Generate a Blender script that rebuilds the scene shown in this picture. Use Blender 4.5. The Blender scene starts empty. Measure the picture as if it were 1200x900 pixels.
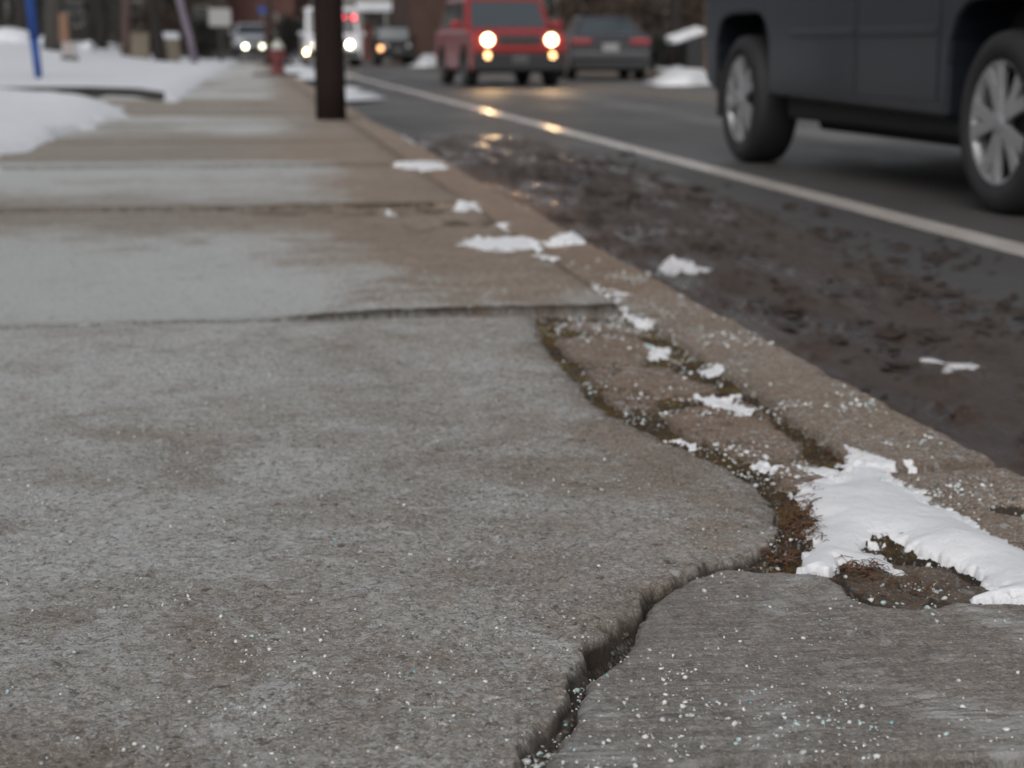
import bpy, bmesh, math, random
import numpy as np
from mathutils import Vector, Matrix

R = math.radians
rng = np.random.default_rng(7)
random.seed(7)
sc = bpy.context.scene

# ------------------------------------------------------------------ camera
CAM_H, F_PX, PX_W, PX_H, VPX, VPY = 0.72, 2000.0, 1200.0, 900.0, 285.0, 56.0
PITCH = math.atan((PX_H / 2 - VPY) / F_PX)
YAW = math.atan((PX_W / 2 - VPX) / math.hypot(F_PX, PX_H / 2 - VPY))
cd = bpy.data.cameras.new('camera')
cam = bpy.data.objects.new('camera', cd)
sc.collection.objects.link(cam)
cam.location = (0, 0, CAM_H)
cam.rotation_euler = (math.pi / 2 - PITCH, 0, -YAW)
cd.sensor_fit = 'HORIZONTAL'
cd.sensor_width = 36.0
cd.lens = 36.0 * F_PX / PX_W
cd.clip_start = 0.05
cd.clip_end = 2000
cd.dof.use_dof = True
cd.dof.focus_distance = 1.76
cd.dof.aperture_fstop = (cd.lens / 1000) / 0.0094
cd.dof.aperture_blades = 0
sc.camera = cam

# ------------------------------------------------------------------ light
world = bpy.data.worlds.new('World')
sc.world = world
world.use_nodes = True
wn = world.node_tree
wn.nodes.clear()
sky = wn.nodes.new('ShaderNodeTexSky')
sky.sky_type = 'NISHITA'
sky.sun_disc = False
SUN_EL, SUN_AZ = R(38), R(200)
sky.sun_elevation = SUN_EL
sky.sun_rotation = SUN_AZ
sky.dust_density = 4.0
hsv = wn.nodes.new('ShaderNodeHueSaturation')
hsv.inputs['Saturation'].default_value = 0.22
bg = wn.nodes.new('ShaderNodeBackground')
bg.inputs['Strength'].default_value = 0.085
wo = wn.nodes.new('ShaderNodeOutputWorld')
wn.links.new(sky.outputs[0], hsv.inputs['Color'])
wn.links.new(hsv.outputs[0], bg.inputs['Color'])
wn.links.new(bg.outputs[0], wo.inputs['Surface'])
sl = bpy.data.lights.new('sun', 'SUN')
sl.energy = 0.5
sl.angle = R(40)
sl.color = (1.0, 0.97, 0.93)
sun = bpy.data.objects.new('sun', sl)
sc.collection.objects.link(sun)
sd = Vector((math.sin(SUN_AZ) * math.cos(SUN_EL), math.cos(SUN_AZ) * math.cos(SUN_EL), math.sin(SUN_EL)))
sun.rotation_euler = sd.to_track_quat('Z', 'Y').to_euler()
sun.location = (0, -20, 30)
vs = sc.view_settings
vs.view_transform = 'Standard'
vs.look = 'None'
vs.gamma = 1
vs.use_curve_mapping = False
vs.exposure = 0.5
sc.cycles.use_denoising = True
sc.cycles.max_bounces = 6
sc.cycles.use_adaptive_sampling = True
sc.cycles.adaptive_threshold = 0.01

# camera model, used to measure real positions of what the photograph shows
FW = np.array([math.sin(YAW) * math.cos(PITCH), math.cos(YAW) * math.cos(PITCH), -math.sin(PITCH)])
RT = np.array([math.cos(YAW), -math.sin(YAW), 0.0])
UP = np.cross(RT, FW)


def ray(px, py):
    return FW * F_PX + RT * (px - PX_W / 2) + UP * (PX_H / 2 - py)


def at(px, py, z=0.12):                 # point of a level plane seen at a pixel
    d = ray(px, py)
    t = (z - CAM_H) / d[2]
    return (float(d[0] * t), float(d[1] * t))


def far(px, py, Y):                     # point at a distance Y along the road seen at a pixel
    d = ray(px, py)
    t = Y / d[1]
    return (float(d[0] * t), float(Y), float(CAM_H + d[2] * t))


# ------------------------------------------------------------------ noise
def _hash(ix, iy, s):
    with np.errstate(over='ignore'):
        h = (ix.astype(np.int64) * 374761393 + iy.astype(np.int64) * 668265263 + s * 974634777)
        h = (h ^ (h >> 13)) * 1274126177
        h = h ^ (h >> 16)
    return (h & 0xFFFFFF).astype(np.float64) / 0xFFFFFF


def vn(x, y, s=0):
    x = np.asarray(x, float)
    y = np.asarray(y, float)
    ix = np.floor(x)
    iy = np.floor(y)
    fx = x - ix
    fy = y - iy
    fx = fx * fx * (3 - 2 * fx)
    fy = fy * fy * (3 - 2 * fy)
    a = _hash(ix, iy, s); b = _hash(ix + 1, iy, s); c = _hash(ix, iy + 1, s); d = _hash(ix + 1, iy + 1, s)
    return (a + (b - a) * fx) * (1 - fy) + (c + (d - c) * fx) * fy - 0.5      # -0.5 .. 0.5


def fbm(x, y, s=0, o=4, g=0.5):
    r = 0
    a = 1.0
    for k in range(o):
        r = r + a * vn(x * 2 ** k + 17.3 * k, y * 2 ** k - 9.1 * k, s + k)
        a *= g
    return r


def sst(a, b, x):
    t = np.clip((x - a) / (b - a), 0, 1)
    return t * t * (3 - 2 * t)


def sdf(poly, x, y):                     # signed distance, positive inside
    P = np.array(poly, float)
    n = len(P)
    d2 = np.full(x.shape, 1e9)
    ins = np.zeros(x.shape, bool)
    for i in range(n):
        ax, ay = P[i]
        bx, by = P[(i + 1) % n]
        ex, ey = bx - ax, by - ay
        wx, wy = x - ax, y - ay
        t = np.clip((wx * ex + wy * ey) / (ex * ex + ey * ey + 1e-12), 0, 1)
        d2 = np.minimum(d2, (wx - ex * t) ** 2 + (wy - ey * t) ** 2)
        if abs(by - ay) > 1e-9:
            c = ((ay > y) != (by > y)) & (x < (bx - ax) * (y - ay) / (by - ay) + ax)
            ins ^= c
    d = np.sqrt(d2)
    return np.where(ins, d, -d)


# ------------------------------------------------------------------ node helpers
def new_mat(name):
    m = bpy.data.materials.new(name)
    m.use_nodes = True
    nt = m.node_tree
    b = nt.nodes['Principled BSDF']
    return m, nt, b


def nd(nt, t, **kw):
    n = nt.nodes.new(t)
    for k, v in kw.items():
        if k.startswith('i_'):
            n.inputs[k[2:].replace('_', ' ')].default_value = v
        else:
            setattr(n, k, v)
    return n


def col4(c):
    return (c[0], c[1], c[2], 1.0)


def noise(nt, vec, scale, detail=4, rough=0.55, dist=0.0):
    n = nd(nt, 'ShaderNodeTexNoise')
    n.inputs['Scale'].default_value = scale
    n.inputs['Detail'].default_value = detail
    n.inputs['Roughness'].default_value = rough
    n.inputs['Distortion'].default_value = dist
    if vec is not None:
        nt.links.new(vec, n.inputs['Vector'])
    return n.outputs['Fac']


def vmap(nt, scale=(1, 1, 1), rot=(0, 0, 0)):
    tc = nd(nt, 'ShaderNodeTexCoord')
    mp = nd(nt, 'ShaderNodeMapping')
    mp.inputs['Scale'].default_value = scale
    mp.inputs['Rotation'].default_value = rot
    nt.links.new(tc.outputs['Object'], mp.inputs['Vector'])
    return mp.outputs[0]


def ramp(nt, fac, lo, hi, v0=0.0, v1=1.0):
    r = nd(nt, 'ShaderNodeMapRange', clamp=True)
    r.inputs['From Min'].default_value = lo
    r.inputs['From Max'].default_value = hi
    r.inputs['To Min'].default_value = v0
    r.inputs['To Max'].default_value = v1
    nt.links.new(fac, r.inputs['Value'])
    return r.outputs[0]


def math_n(nt, op, a, b):
    m = nd(nt, 'ShaderNodeMath', operation=op)
    for i, v in enumerate((a, b)):
        if isinstance(v, (int, float)):
            m.inputs[i].default_value = v
        else:
            nt.links.new(v, m.inputs[i])
    return m.outputs[0]


def mix(nt, fac, a, b, blend='MIX'):
    m = nd(nt, 'ShaderNodeMix', data_type='RGBA', blend_type=blend)
    for k, v in ((0, fac), (6, a), (7, b)):
        if isinstance(v, (int, float)):
            m.inputs[k].default_value = v
        elif isinstance(v, tuple):
            m.inputs[k].default_value = col4(v)
        else:
            nt.links.new(v, m.inputs[k])
    return m.outputs[2]


def attr(nt, name):
    return nd(nt, 'ShaderNodeAttribute', attribute_name=name).outputs['Fac']


def bump(nt, b, h, strength, dist, prev=None):
    n = nd(nt, 'ShaderNodeBump')
    n.inputs['Strength'].default_value = strength
    n.inputs['Distance'].default_value = dist
    nt.links.new(h, n.inputs['Height'])
    if prev is not None:
        nt.links.new(prev, n.inputs['Normal'])
    nt.links.new(n.outputs[0], b.inputs['Normal'])
    return n.outputs[0]


def specks(nt, vec, scale, lo, hi, seed=0.0, radius=0.42):
    """random cells of a voronoi picked by their colour: 1 inside a picked speck"""
    v = nd(nt, 'ShaderNodeTexVoronoi', voronoi_dimensions='2D')
    v.inputs['Scale'].default_value = scale
    v.inputs['Randomness'].default_value = 1.0
    nt.links.new(vec, v.inputs['Vector'])
    sx = nd(nt, 'ShaderNodeSeparateColor')
    nt.links.new(v.outputs['Color'], sx.inputs[0])
    pick = ramp(nt, sx.outputs[0], lo, hi)
    near = ramp(nt, v.outputs['Distance'], radius, radius * 0.6)
    return math_n(nt, 'MULTIPLY', pick, near), sx.outputs[1]


def simple(name, color, rough=0.6, metal=0.0, coat=0.0, var=0.15, vscale=6.0, spec=0.5, bmp=0.0, bscale=40.0):
    m, nt, b = new_mat(name)
    v = vmap(nt)
    n = noise(nt, v, vscale, 5)
    c = mix(nt, n, tuple(x * (1 - var) for x in color), tuple(min(1, x * (1 + var)) for x in color))
    nt.links.new(c, b.inputs['Base Color'])
    b.inputs['Roughness'].default_value = rough
    b.inputs['Metallic'].default_value = metal
    b.inputs['Coat Weight'].default_value = coat
    b.inputs['Coat Roughness'].default_value = 0.08
    b.inputs['Specular IOR Level'].default_value = spec
    if bmp:
        bump(nt, b, noise(nt, v, bscale, 5), bmp, 0.01)
    return m


def emit(name, color, strength):
    m, nt, b = new_mat(name)
    b.inputs['Base Color'].default_value = col4(tuple(0.8 * c for c in color))
    b.inputs['Emission Color'].default_value = col4(color)
    b.inputs['Emission Strength'].default_value = strength
    b.inputs['Roughness'].default_value = 0.2
    return m


# ------------------------------------------------------------------ ground materials
def concrete(name, base, base2, saltcol, salt_amt, streak=False, speck=1.0, rough=0.72, stain=1.0):
    m, nt, b = new_mat(name)
    v = vmap(nt)
    k = lambda col, f: tuple(min(0.9, q * f) for q in col)
    big = noise(nt, v, 1.7, 5, 0.6, 0.4)
    mid = noise(nt, v, 11, 6, 0.68)
    fine = noise(nt, v, 60, 6, 0.78)
    grit = noise(nt, v, 230, 5, 0.8)
    c = mix(nt, ramp(nt, big, 0.34, 0.66), base, base2)
    c = mix(nt, ramp(nt, mid, 0.46, 0.70, 0, 0.5 * stain), c, k(base, 0.60))
    c = mix(nt, ramp(nt, fine, 0.52, 0.66, 0, 0.6), c, k(base2, 1.5))
    c = mix(nt, ramp(nt, fine, 0.47, 0.34, 0, 0.7), c, k(base, 0.45))
    c = mix(nt, ramp(nt, grit, 0.54, 0.62, 0, 0.75), c, k(base, 0.34))
    c = mix(nt, ramp(nt, grit, 0.46, 0.38, 0, 0.65), c, k(base2, 1.9))
    c = mix(nt, math_n(nt, 'MULTIPLY', attr(nt, 'brown'), 0.72), c, mix(nt, 1.0, c, (0.98, 0.82, 0.70), 'MULTIPLY'))
    # exposed aggregate: pale, dark and reddish stones
    s1, r1 = specks(nt, v, 170, 0.86, 0.88, radius=0.40)
    c = mix(nt, math_n(nt, 'MULTIPLY', s1, 0.6 * speck), c, (0.48, 0.455, 0.42))
    s2, r2 = specks(nt, v, 110, 0.93, 0.94, radius=0.34)
    c = mix(nt, math_n(nt, 'MULTIPLY', s2, 0.75 * speck), c, (0.05, 0.045, 0.04))
    s3, r3 = specks(nt, v, 55, 0.95, 0.96, radius=0.36)
    c = mix(nt, math_n(nt, 'MULTIPLY', s3, 0.5 * speck), c, (0.32, 0.28, 0.26))
    # dried salt: film in blotches and crumbs
    sa = attr(nt, 'salt')
    sb = noise(nt, v, 3.2, 7, 0.75, 0.8)
    sf = noise(nt, v, 120, 6, 0.8)
    shift = math_n(nt, 'MULTIPLY', math_n(nt, 'SUBTRACT', sa, 0.6), 0.20)
    sbb = math_n(nt, 'ADD', sb, shift)
    film = math_n(nt, 'MULTIPLY', ramp(nt, sbb, 0.44, 0.68), ramp(nt, math_n(nt, 'ADD', sf, math_n(nt, 'MULTIPLY', shift, 0.3)), 0.44, 0.58))
    if streak:
        sv = vmap(nt, (5, 120, 1), (0, 0, YAW))
        st = noise(nt, sv, 1.0, 7, 0.72, 0.25)
        c = mix(nt, ramp(nt, st, 0.50, 0.36, 0.0, 0.42), c, k(base, 0.5))
        c = mix(nt, ramp(nt, st, 0.53, 0.68, 0, 0.42), c, k(base2, 1.5))
        sv2 = vmap(nt, (18, 90, 1), (0, 0, YAW))
        st2 = noise(nt, sv2, 1.0, 6, 0.78)
        film = math_n(nt, 'MULTIPLY', ramp(nt, noise(nt, v, 5.5, 5, 0.65, 0.6), 0.48, 0.60), ramp(nt, st2, 0.43, 0.55))
    c = mix(nt, math_n(nt, 'MULTIPLY', film, salt_amt), c, saltcol)
    s4, r4 = specks(nt, v, 250, 0.84, 0.86, radius=0.42)
    s4 = math_n(nt, 'MULTIPLY', s4, ramp(nt, sbb, 0.36, 0.60))
    c = mix(nt, math_n(nt, 'MULTIPLY', s4, 0.8 * speck), c, mix(nt, ramp(nt, r4, 0.90, 0.93), (0.60, 0.61, 0.61), (0.36, 0.52, 0.51)))
    s5, r5 = specks(nt, v, 130, 0.93, 0.94, radius=0.34)
    s5 = math_n(nt, 'MULTIPLY', s5, ramp(nt, sbb, 0.44, 0.64))
    c = mix(nt, math_n(nt, 'MULTIPLY', s5, 0.75 * speck), c, (0.62, 0.63, 0.63))
    # loose pale crumbs and dark pits of irregular outline
    cr = noise(nt, v, 42, 5, 0.62, 0.4)
    crumb = math_n(nt, 'MULTIPLY', ramp(nt, math_n(nt, 'ADD', cr, math_n(nt, 'MULTIPLY', math_n(nt, 'SUBTRACT', sbb, 0.5), 0.35)), 0.615, 0.645), speck)
    c = mix(nt, math_n(nt, 'MULTIPLY', crumb, 0.75), c, (0.56, 0.56, 0.55))
    cr2 = noise(nt, v, 80, 4, 0.62, 0.3)
    crumb2 = math_n(nt, 'MULTIPLY', ramp(nt, math_n(nt, 'ADD', cr2, math_n(nt, 'MULTIPLY', math_n(nt, 'SUBTRACT', sbb, 0.5), 0.3)), 0.64, 0.67), speck)
    c = mix(nt, math_n(nt, 'MULTIPLY', crumb2, 0.75), c, (0.58, 0.58, 0.575))
    pt = noise(nt, v, 55, 4, 0.62, 0.3)
    pit = math_n(nt, 'MULTIPLY', ramp(nt, pt, 0.36, 0.325), speck)
    c = mix(nt, math_n(nt, 'MULTIPLY', pit, 0.7), c, k(base, 0.28))
    # dirt along edges
    da = attr(nt, 'dirt')
    dn = math_n(nt, 'MULTIPLY', da, ramp(nt, mid, 0.3, 0.6, 0.8, 1.0))
    c = mix(nt, dn, c, (0.040, 0.029, 0.019))
    nt.links.new(c, b.inputs['Base Color'])
    nt.links.new(ramp(nt, mid, 0.3, 0.7, rough - 0.1, rough + 0.1), b.inputs['Roughness'])
    b.inputs['Specular IOR Level'].default_value = 0.4
    h = math_n(nt, 'ADD', math_n(nt, 'MULTIPLY', fine, 0.6), math_n(nt, 'MULTIPLY', grit, 0.4))
    n1 = bump(nt, b, h, 1.0, 0.012)
    hs = math_n(nt, 'SUBTRACT', math_n(nt, 'ADD', math_n(nt, 'ADD', math_n(nt, 'ADD', s1, s3), math_n(nt, 'ADD', s4, s5)), math_n(nt, 'ADD', crumb, crumb2)), pit)
    n2 = bump(nt, b, hs, 0.7, 0.0022, n1)
    if streak:
        bump(nt, b, st, 0.6, 0.003, n2)
    return m


M = {}
M['slab'] = concrete('concrete', (0.262, 0.226, 0.190), (0.330, 0.292, 0.252), (0.60, 0.628, 0.638), 0.90)
M['slab_b'] = concrete('worn_concrete', (0.255, 0.234, 0.211), (0.318, 0.297, 0.272), (0.60, 0.605, 0.60), 0.80, streak=True, speck=0.5, rough=0.62)
M['frag'] = concrete('brown_concrete', (0.235, 0.172, 0.130), (0.295, 0.228, 0.178), (0.45, 0.45, 0.44), 0.15, speck=0.9)
M['kerb'] = concrete('kerb_concrete', (0.258, 0.208, 0.167), (0.322, 0.266, 0.218), (0.47, 0.47, 0.46), 0.15, speck=1.0)


def soil_mat():
    m, nt, b = new_mat('soil')
    v = vmap(nt)
    a = noise(nt, v, 14, 6, 0.65)
    f = noise(nt, v, 240, 5, 0.75)
    c = mix(nt, ramp(nt, f, 0.3, 0.7), (0.018, 0.013, 0.010), (0.085, 0.060, 0.042))
    mo = attr(nt, 'moss')
    c = mix(nt, math_n(nt, 'MULTIPLY', mo, ramp(nt, a, 0.38, 0.58)), c,
            mix(nt, ramp(nt, f, 0.35, 0.65), (0.060, 0.038, 0.012), (0.21, 0.135, 0.040)))
    c = mix(nt, attr(nt, 'dirt'), c, mix(nt, ramp(nt, f, 0.36, 0.66), (0.030, 0.024, 0.019), (0.15, 0.125, 0.10)))
    s, r_ = specks(nt, v, 190, 0.62, 0.66, radius=0.42)
    s = math_n(nt, 'MULTIPLY', s, ramp(nt, noise(nt, v, 30, 3), 0.42, 0.6))
    c = mix(nt, math_n(nt, 'MULTIPLY', s, 0.7), c, mix(nt, ramp(nt, r_, 0.7, 0.75), (0.44, 0.45, 0.45), (0.25, 0.40, 0.40)))
    nt.links.new(c, b.inputs['Base Color'])
    b.inputs['Roughness'].default_value = 0.85
    b.inputs['Specular IOR Level'].default_value = 0.25
    n = bump(nt, b, f, 1.0, 0.006)
    bump(nt, b, s, 0.8, 0.003, n)
    return m


M['soil'] = soil_mat()


def asphalt_mat():
    m, nt, b = new_mat('asphalt')
    v = vmap(nt)
    big = noise(nt, vmap(nt, (0.9, 0.10, 1)), 1.0, 5, 0.6)
    mid = noise(nt, v, 3.0, 6, 0.6)
    f = noise(nt, v, 120, 4, 0.7)
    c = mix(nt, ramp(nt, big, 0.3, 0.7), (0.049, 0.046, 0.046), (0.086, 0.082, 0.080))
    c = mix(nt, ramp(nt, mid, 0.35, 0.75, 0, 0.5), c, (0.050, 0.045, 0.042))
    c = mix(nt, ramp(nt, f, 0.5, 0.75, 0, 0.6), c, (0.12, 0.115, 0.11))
    # dried salt dust along the wheel tracks and by the crown of the road
    sx = nd(nt, 'ShaderNodeSeparateXYZ')
    tc = nd(nt, 'ShaderNodeTexCoord')
    nt.links.new(tc.outputs['Object'], sx.inputs[0])
    w = math_n(nt, 'ABSOLUTE', math_n(nt, 'SUBTRACT', sx.outputs[0], 4.85), 0)
    trk = ramp(nt, w, 0.55, 0.15)
    trk = math_n(nt, 'MULTIPLY', trk, ramp(nt, noise(nt, vmap(nt, (3, 0.35, 1)), 1.0, 5, 0.65), 0.36, 0.6, 0.1, 0.75))
    c = mix(nt, trk, c, (0.17, 0.165, 0.16))
    w2 = ramp(nt, sx.outputs[0], 5.6, 6.2)
    c = mix(nt, math_n(nt, 'MULTIPLY', w2, 0.55), c, (0.15, 0.138, 0.125))
    nt.links.new(c, b.inputs['Base Color'])
    wet = noise(nt, vmap(nt, (0.6, 0.25, 1)), 1.3, 5, 0.6, 0.4)
    nt.links.new(ramp(nt, wet, 0.38, 0.62, 0.50, 0.70), b.inputs['Roughness'])
    bump(nt, b, f, 0.5, 0.006)
    return m


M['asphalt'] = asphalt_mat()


def mud_mat():
    m, nt, b = new_mat('mud')
    v = vmap(nt)
    a = noise(nt, vmap(nt, (3.5, 1.0, 1)), 1.6, 6, 0.65)
    f = noise(nt, v, 60, 6, 0.7)
    c = mix(nt, ramp(nt, a, 0.34, 0.64), (0.031, 0.024, 0.020), (0.062, 0.044, 0.034))
    c = mix(nt, ramp(nt, f, 0.45, 0.7, 0, 0.75), c, (0.085, 0.062, 0.050))
    c = mix(nt, math_n(nt, 'MULTIPLY', attr(nt, 'lump'), 0.8), c, mix(nt, ramp(nt, f, 0.4, 0.62), (0.022, 0.014, 0.010), (0.070, 0.042, 0.029)))
    c = mix(nt, math_n(nt, 'MULTIPLY', attr(nt, 'red'), ramp(nt, noise(nt, v, 9, 5), 0.3, 0.55)), c, (0.20, 0.115, 0.075))
    nt.links.new(c, b.inputs['Base Color'])
    wet = noise(nt, vmap(nt, (2.2, 0.6, 1)), 2.2, 4, 0.6)
    nt.links.new(ramp(nt, wet, 0.38, 0.52, 0.16, 0.7), b.inputs['Roughness'])
    bump(nt, b, f, 0.6, 0.007)
    return m


M['mud'] = mud_mat()


def snow_mat(name='snow', dirty=0.0, tint=(0.73, 0.74, 0.765), bs=55.0):
    m, nt, b = new_mat(name)
    v = vmap(nt)
    n = noise(nt, v, bs, 5, 0.6)
    g = noise(nt, v, bs * 9, 3, 0.7)
    c = mix(nt, n, tuple(x * 0.96 for x in tint), tint)
    if dirty:
        c = mix(nt, ramp(nt, noise(nt, v, 5, 6, 0.7), 0.50, 0.72, 0, dirty), c, (0.22, 0.20, 0.185))
    nt.links.new(c, b.inputs['Base Color'])
    b.inputs['Roughness'].default_value = 0.65
    b.inputs['Specular IOR Level'].default_value = 0.25
    b.inputs['Subsurface Weight'].default_value = 0.35
    b.inputs['Subsurface Radius'].default_value = (0.010, 0.012, 0.014)
    b.inputs['Subsurface Scale'].default_value = 0.5
    h = math_n(nt, 'ADD', n, math_n(nt, 'MULTIPLY', g, 0.35))
    bump(nt, b, h, 0.5, 0.007 * 55 / bs)
    return m


M['snow'] = snow_mat()
M['snow_far'] = snow_mat('lawn_snow', 0.12, (0.64, 0.66, 0.70), 6.0)
M['snow_dirty'] = snow_mat('dirty_snow', 0.7, (0.70, 0.71, 0.73), 12.0)
M['snow_gutter'] = snow_mat('gutter_snow', 0.75, (0.62, 0.62, 0.64), 40.0)


def paint_line(name, c0, c1, keep=0.45):
    m, nt, b = new_mat(name)
    v = vmap(nt)
    n = noise(nt, vmap(nt, (9, 2.0, 1)), 2.0, 6, 0.7)
    f = noise(nt, v, 90, 4, 0.7)
    c = mix(nt, ramp(nt, n, 0.36, 0.66), c0, c1)
    c = mix(nt, ramp(nt, f, 0.55, 0.72, 0, keep), c, (0.09, 0.085, 0.08))
    nt.links.new(c, b.inputs['Base Color'])
    b.inputs['Roughness'].default_value = 0.27
    bump(nt, b, f, 0.25, 0.003)
    return m


M['line'] = paint_line('white_line_paint', (0.44, 0.405, 0.37), (0.62, 0.58, 0.54))
M['yellow'] = paint_line('yellow_line_paint', (0.20, 0.14, 0.07), (0.30, 0.21, 0.10), 0.8)

# object materials
M['wood'] = simple('dark_pole_wood', (0.014, 0.0075, 0.006), 0.85, var=0.35, vscale=9, spec=0.2, bmp=0.6, bscale=70)
M['wood2'] = simple('brown_pole_wood', (0.075, 0.045, 0.038), 0.8, var=0.3)
M['bark'] = simple('bark', (0.016, 0.013, 0.011), 0.9, var=0.4, bmp=0.8, bscale=30)
M['bark2'] = simple('grey_bark', (0.036, 0.033, 0.029), 0.9, var=0.35, bmp=0.8, bscale=30)
M['rubber'] = simple('tyre_rubber', (0.012, 0.012, 0.013), 0.7, var=0.25, bmp=0.2, bscale=60)
M['alloy'] = simple('alloy', (0.36, 0.36, 0.37), 0.40, metal=0.6, var=0.15)
M['darkrim'] = simple('dark_alloy', (0.10, 0.10, 0.105), 0.4, metal=0.6)
M['black'] = simple('black_plastic', (0.014, 0.014, 0.015), 0.55)
M['void'] = simple('underbody_black', (0.006, 0.006, 0.006), 0.8)
M['glass'] = simple('dark_glass', (0.018, 0.024, 0.028), 0.06, coat=0.5, spec=0.8)
M['glass_pale'] = simple('rear_glass', (0.036, 0.047, 0.054), 0.08, coat=0.6, spec=0.9)
M['chrome'] = simple('chrome', (0.55, 0.55, 0.56), 0.2, metal=1.0)
M['plate'] = simple('plate_white', (0.24, 0.235, 0.235), 0.5)


def carpaint(name, c, dirt=0.35, rough=0.32, coat=0.5):
    m, nt, b = new_mat(name)
    v = vmap(nt)
    sx = nd(nt, 'ShaderNodeSeparateXYZ')
    tc = nd(nt, 'ShaderNodeTexCoord')
    nt.links.new(tc.outputs['Object'], sx.inputs[0])
    low = ramp(nt, sx.outputs[2], 0.95, 0.35, 0.0, 1.0)
    n = noise(nt, vmap(nt, (1, 0.6, 2.2)), 5, 6, 0.65)
    d = math_n(nt, 'MULTIPLY', math_n(nt, 'MULTIPLY', low, ramp(nt, n, 0.3, 0.65)), dirt)
    cc = mix(nt, d, c, (0.10, 0.095, 0.09))
    nt.links.new(cc, b.inputs['Base Color'])
    nt.links.new(math_n(nt, 'ADD', math_n(nt, 'MULTIPLY', d, 0.8), rough), b.inputs['Roughness'])
    b.inputs['Metallic'].default_value = 0.15
    b.inputs['Coat Weight'].default_value = coat
    b.inputs['Specular IOR Level'].default_value = 0.2 + 0.6 * coat
    b.inputs['Coat Roughness'].default_value = 0.12
    return m


M['p_truck'] = carpaint('dark_blue_grey_paint', (0.008, 0.0105, 0.016), 0.06, 0.36, 0.2)
M['p_red'] = carpaint('red_paint', (0.25, 0.010, 0.012), 0.10, 0.28)
M['p_grey'] = carpaint('dark_grey_paint', (0.032, 0.032, 0.038), 0.3, 0.3, 0.35)
M['p_silver'] = carpaint('silver_paint', (0.30, 0.32, 0.36), 0.2, 0.3)
M['p_black'] = carpaint('black_paint', (0.005, 0.006, 0.010), 0.0, 0.45, 0.1)
M['p_white'] = carpaint('white_paint', (0.55, 0.55, 0.58), 0.2, 0.35)
M['lamp_warm'] = emit('headlamp_warm', (1.0, 0.74, 0.40), 9)
M['lamp_fog'] = emit('foglamp_amber', (1.0, 0.56, 0.22), 5)
M['lamp_white'] = emit('headlamp_white', (1.0, 0.93, 0.70), 12)
M['lamp_orange'] = emit('headlamp_orange', (1.0, 0.66, 0.30), 22)
M['lamp_soft'] = emit('headlamp_soft', (1.0, 0.98, 0.68), 9)
M['lamp_dim'] = emit('headlamp_dim', (1.0, 0.97, 0.68), 4.5)
M['lamp_side'] = emit('sidelamp_amber', (1.0, 0.45, 0.20), 2.8)
M['lamp_red'] = emit('red_lamp', (1.0, 0.05, 0.07), 4.0)
M['tail'] = simple('tail_lamp_red', (0.22, 0.014, 0.020), 0.25, coat=0.6)
M['amber'] = simple('amber_lens', (0.55, 0.22, 0.05), 0.3)
M['lens'] = simple('clear_lens', (0.45, 0.44, 0.42), 0.15, coat=0.7)
M['blue'] = simple('blue_sign_paint', (0.006, 0.045, 0.21), 0.5)
M['bluegrey'] = simple('grey_post', (0.13, 0.17, 0.24), 0.5)
M['hydrant'] = simple('hydrant_red', (0.12, 0.022, 0.024), 0.55)
M['hydrant_top'] = simple('hydrant_cap_pale', (0.42, 0.43, 0.38), 0.55)
M['lilac'] = simple('pale_pole', (0.20, 0.165, 0.215), 0.6)
M['signgrey'] = simple('grey_sign', (0.34, 0.34, 0.335), 0.6)
M['tan'] = simple('tan_stone', (0.17, 0.145, 0.11), 0.85, var=0.3)
M['orangewood'] = simple('orange_wood', (0.17, 0.095, 0.06), 0.8)
M['palestone'] = simple('pale_stone', (0.30, 0.27, 0.26), 0.8)
M['salt_grey'] = None
M['leaf_dead'] = simple('dead_leaf', (0.030, 0.019, 0.013), 0.6, var=0.6, vscale=25)
M['needle'] = simple('dead_needles', (0.095, 0.045, 0.020), 0.8, var=0.7, vscale=80)
M['edging'] = simple('dark_edging', (0.028, 0.026, 0.025), 0.8, var=0.3)
M['leaf_ever'] = simple('evergreen', (0.009, 0.010, 0.007), 0.8, var=0.5, vscale=20)
M['leaf_brown'] = simple('brown_hedge', (0.040, 0.024, 0.014), 0.8, var=0.5, vscale=12)
M['dirt'] = simple('bare_dirt', (0.055, 0.045, 0.038), 0.85, var=0.4)


# ------------------------------------------------------------------ object helpers
def link(o, parent=None):
    sc.collection.objects.link(o)
    if parent is not None:
        o.parent = parent
    return o


def tag(o, label=None, cat=None, group=None, kind=None):
    for k, v in (('label', label), ('category', cat), ('group', group), ('kind', kind)):
        if v:
            o[k] = v
    return o


def thing(name, label, cat, loc=(0, 0, 0), rz=0.0, group=None):
    o = bpy.data.objects.new(name, None)
    o.empty_display_size = 0.2
    link(o)
    o.location = loc
    o.rotation_euler = (0, 0, rz)
    return tag(o, label, cat, group)


def obj(name, bm, mat, parent=None, smooth=False, bev=0.0, seg=2):
    me = bpy.data.meshes.new(name)
    bmesh.ops.recalc_face_normals(bm, faces=bm.faces[:])
    bm.to_mesh(me)
    bm.free()
    for mm in (mat if isinstance(mat, (list, tuple)) else [mat]):
        me.materials.append(mm)
    if smooth:
        me.polygons.foreach_set('use_smooth', [True] * len(me.polygons))
    o = bpy.data.objects.new(name, me)
    link(o, parent)
    if bev:
        b = o.modifiers.new('bevel', 'BEVEL')
        b.width = bev
        b.segments = seg
        b.limit_method = 'ANGLE'
        b.angle_limit = R(35)
    return o


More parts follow.
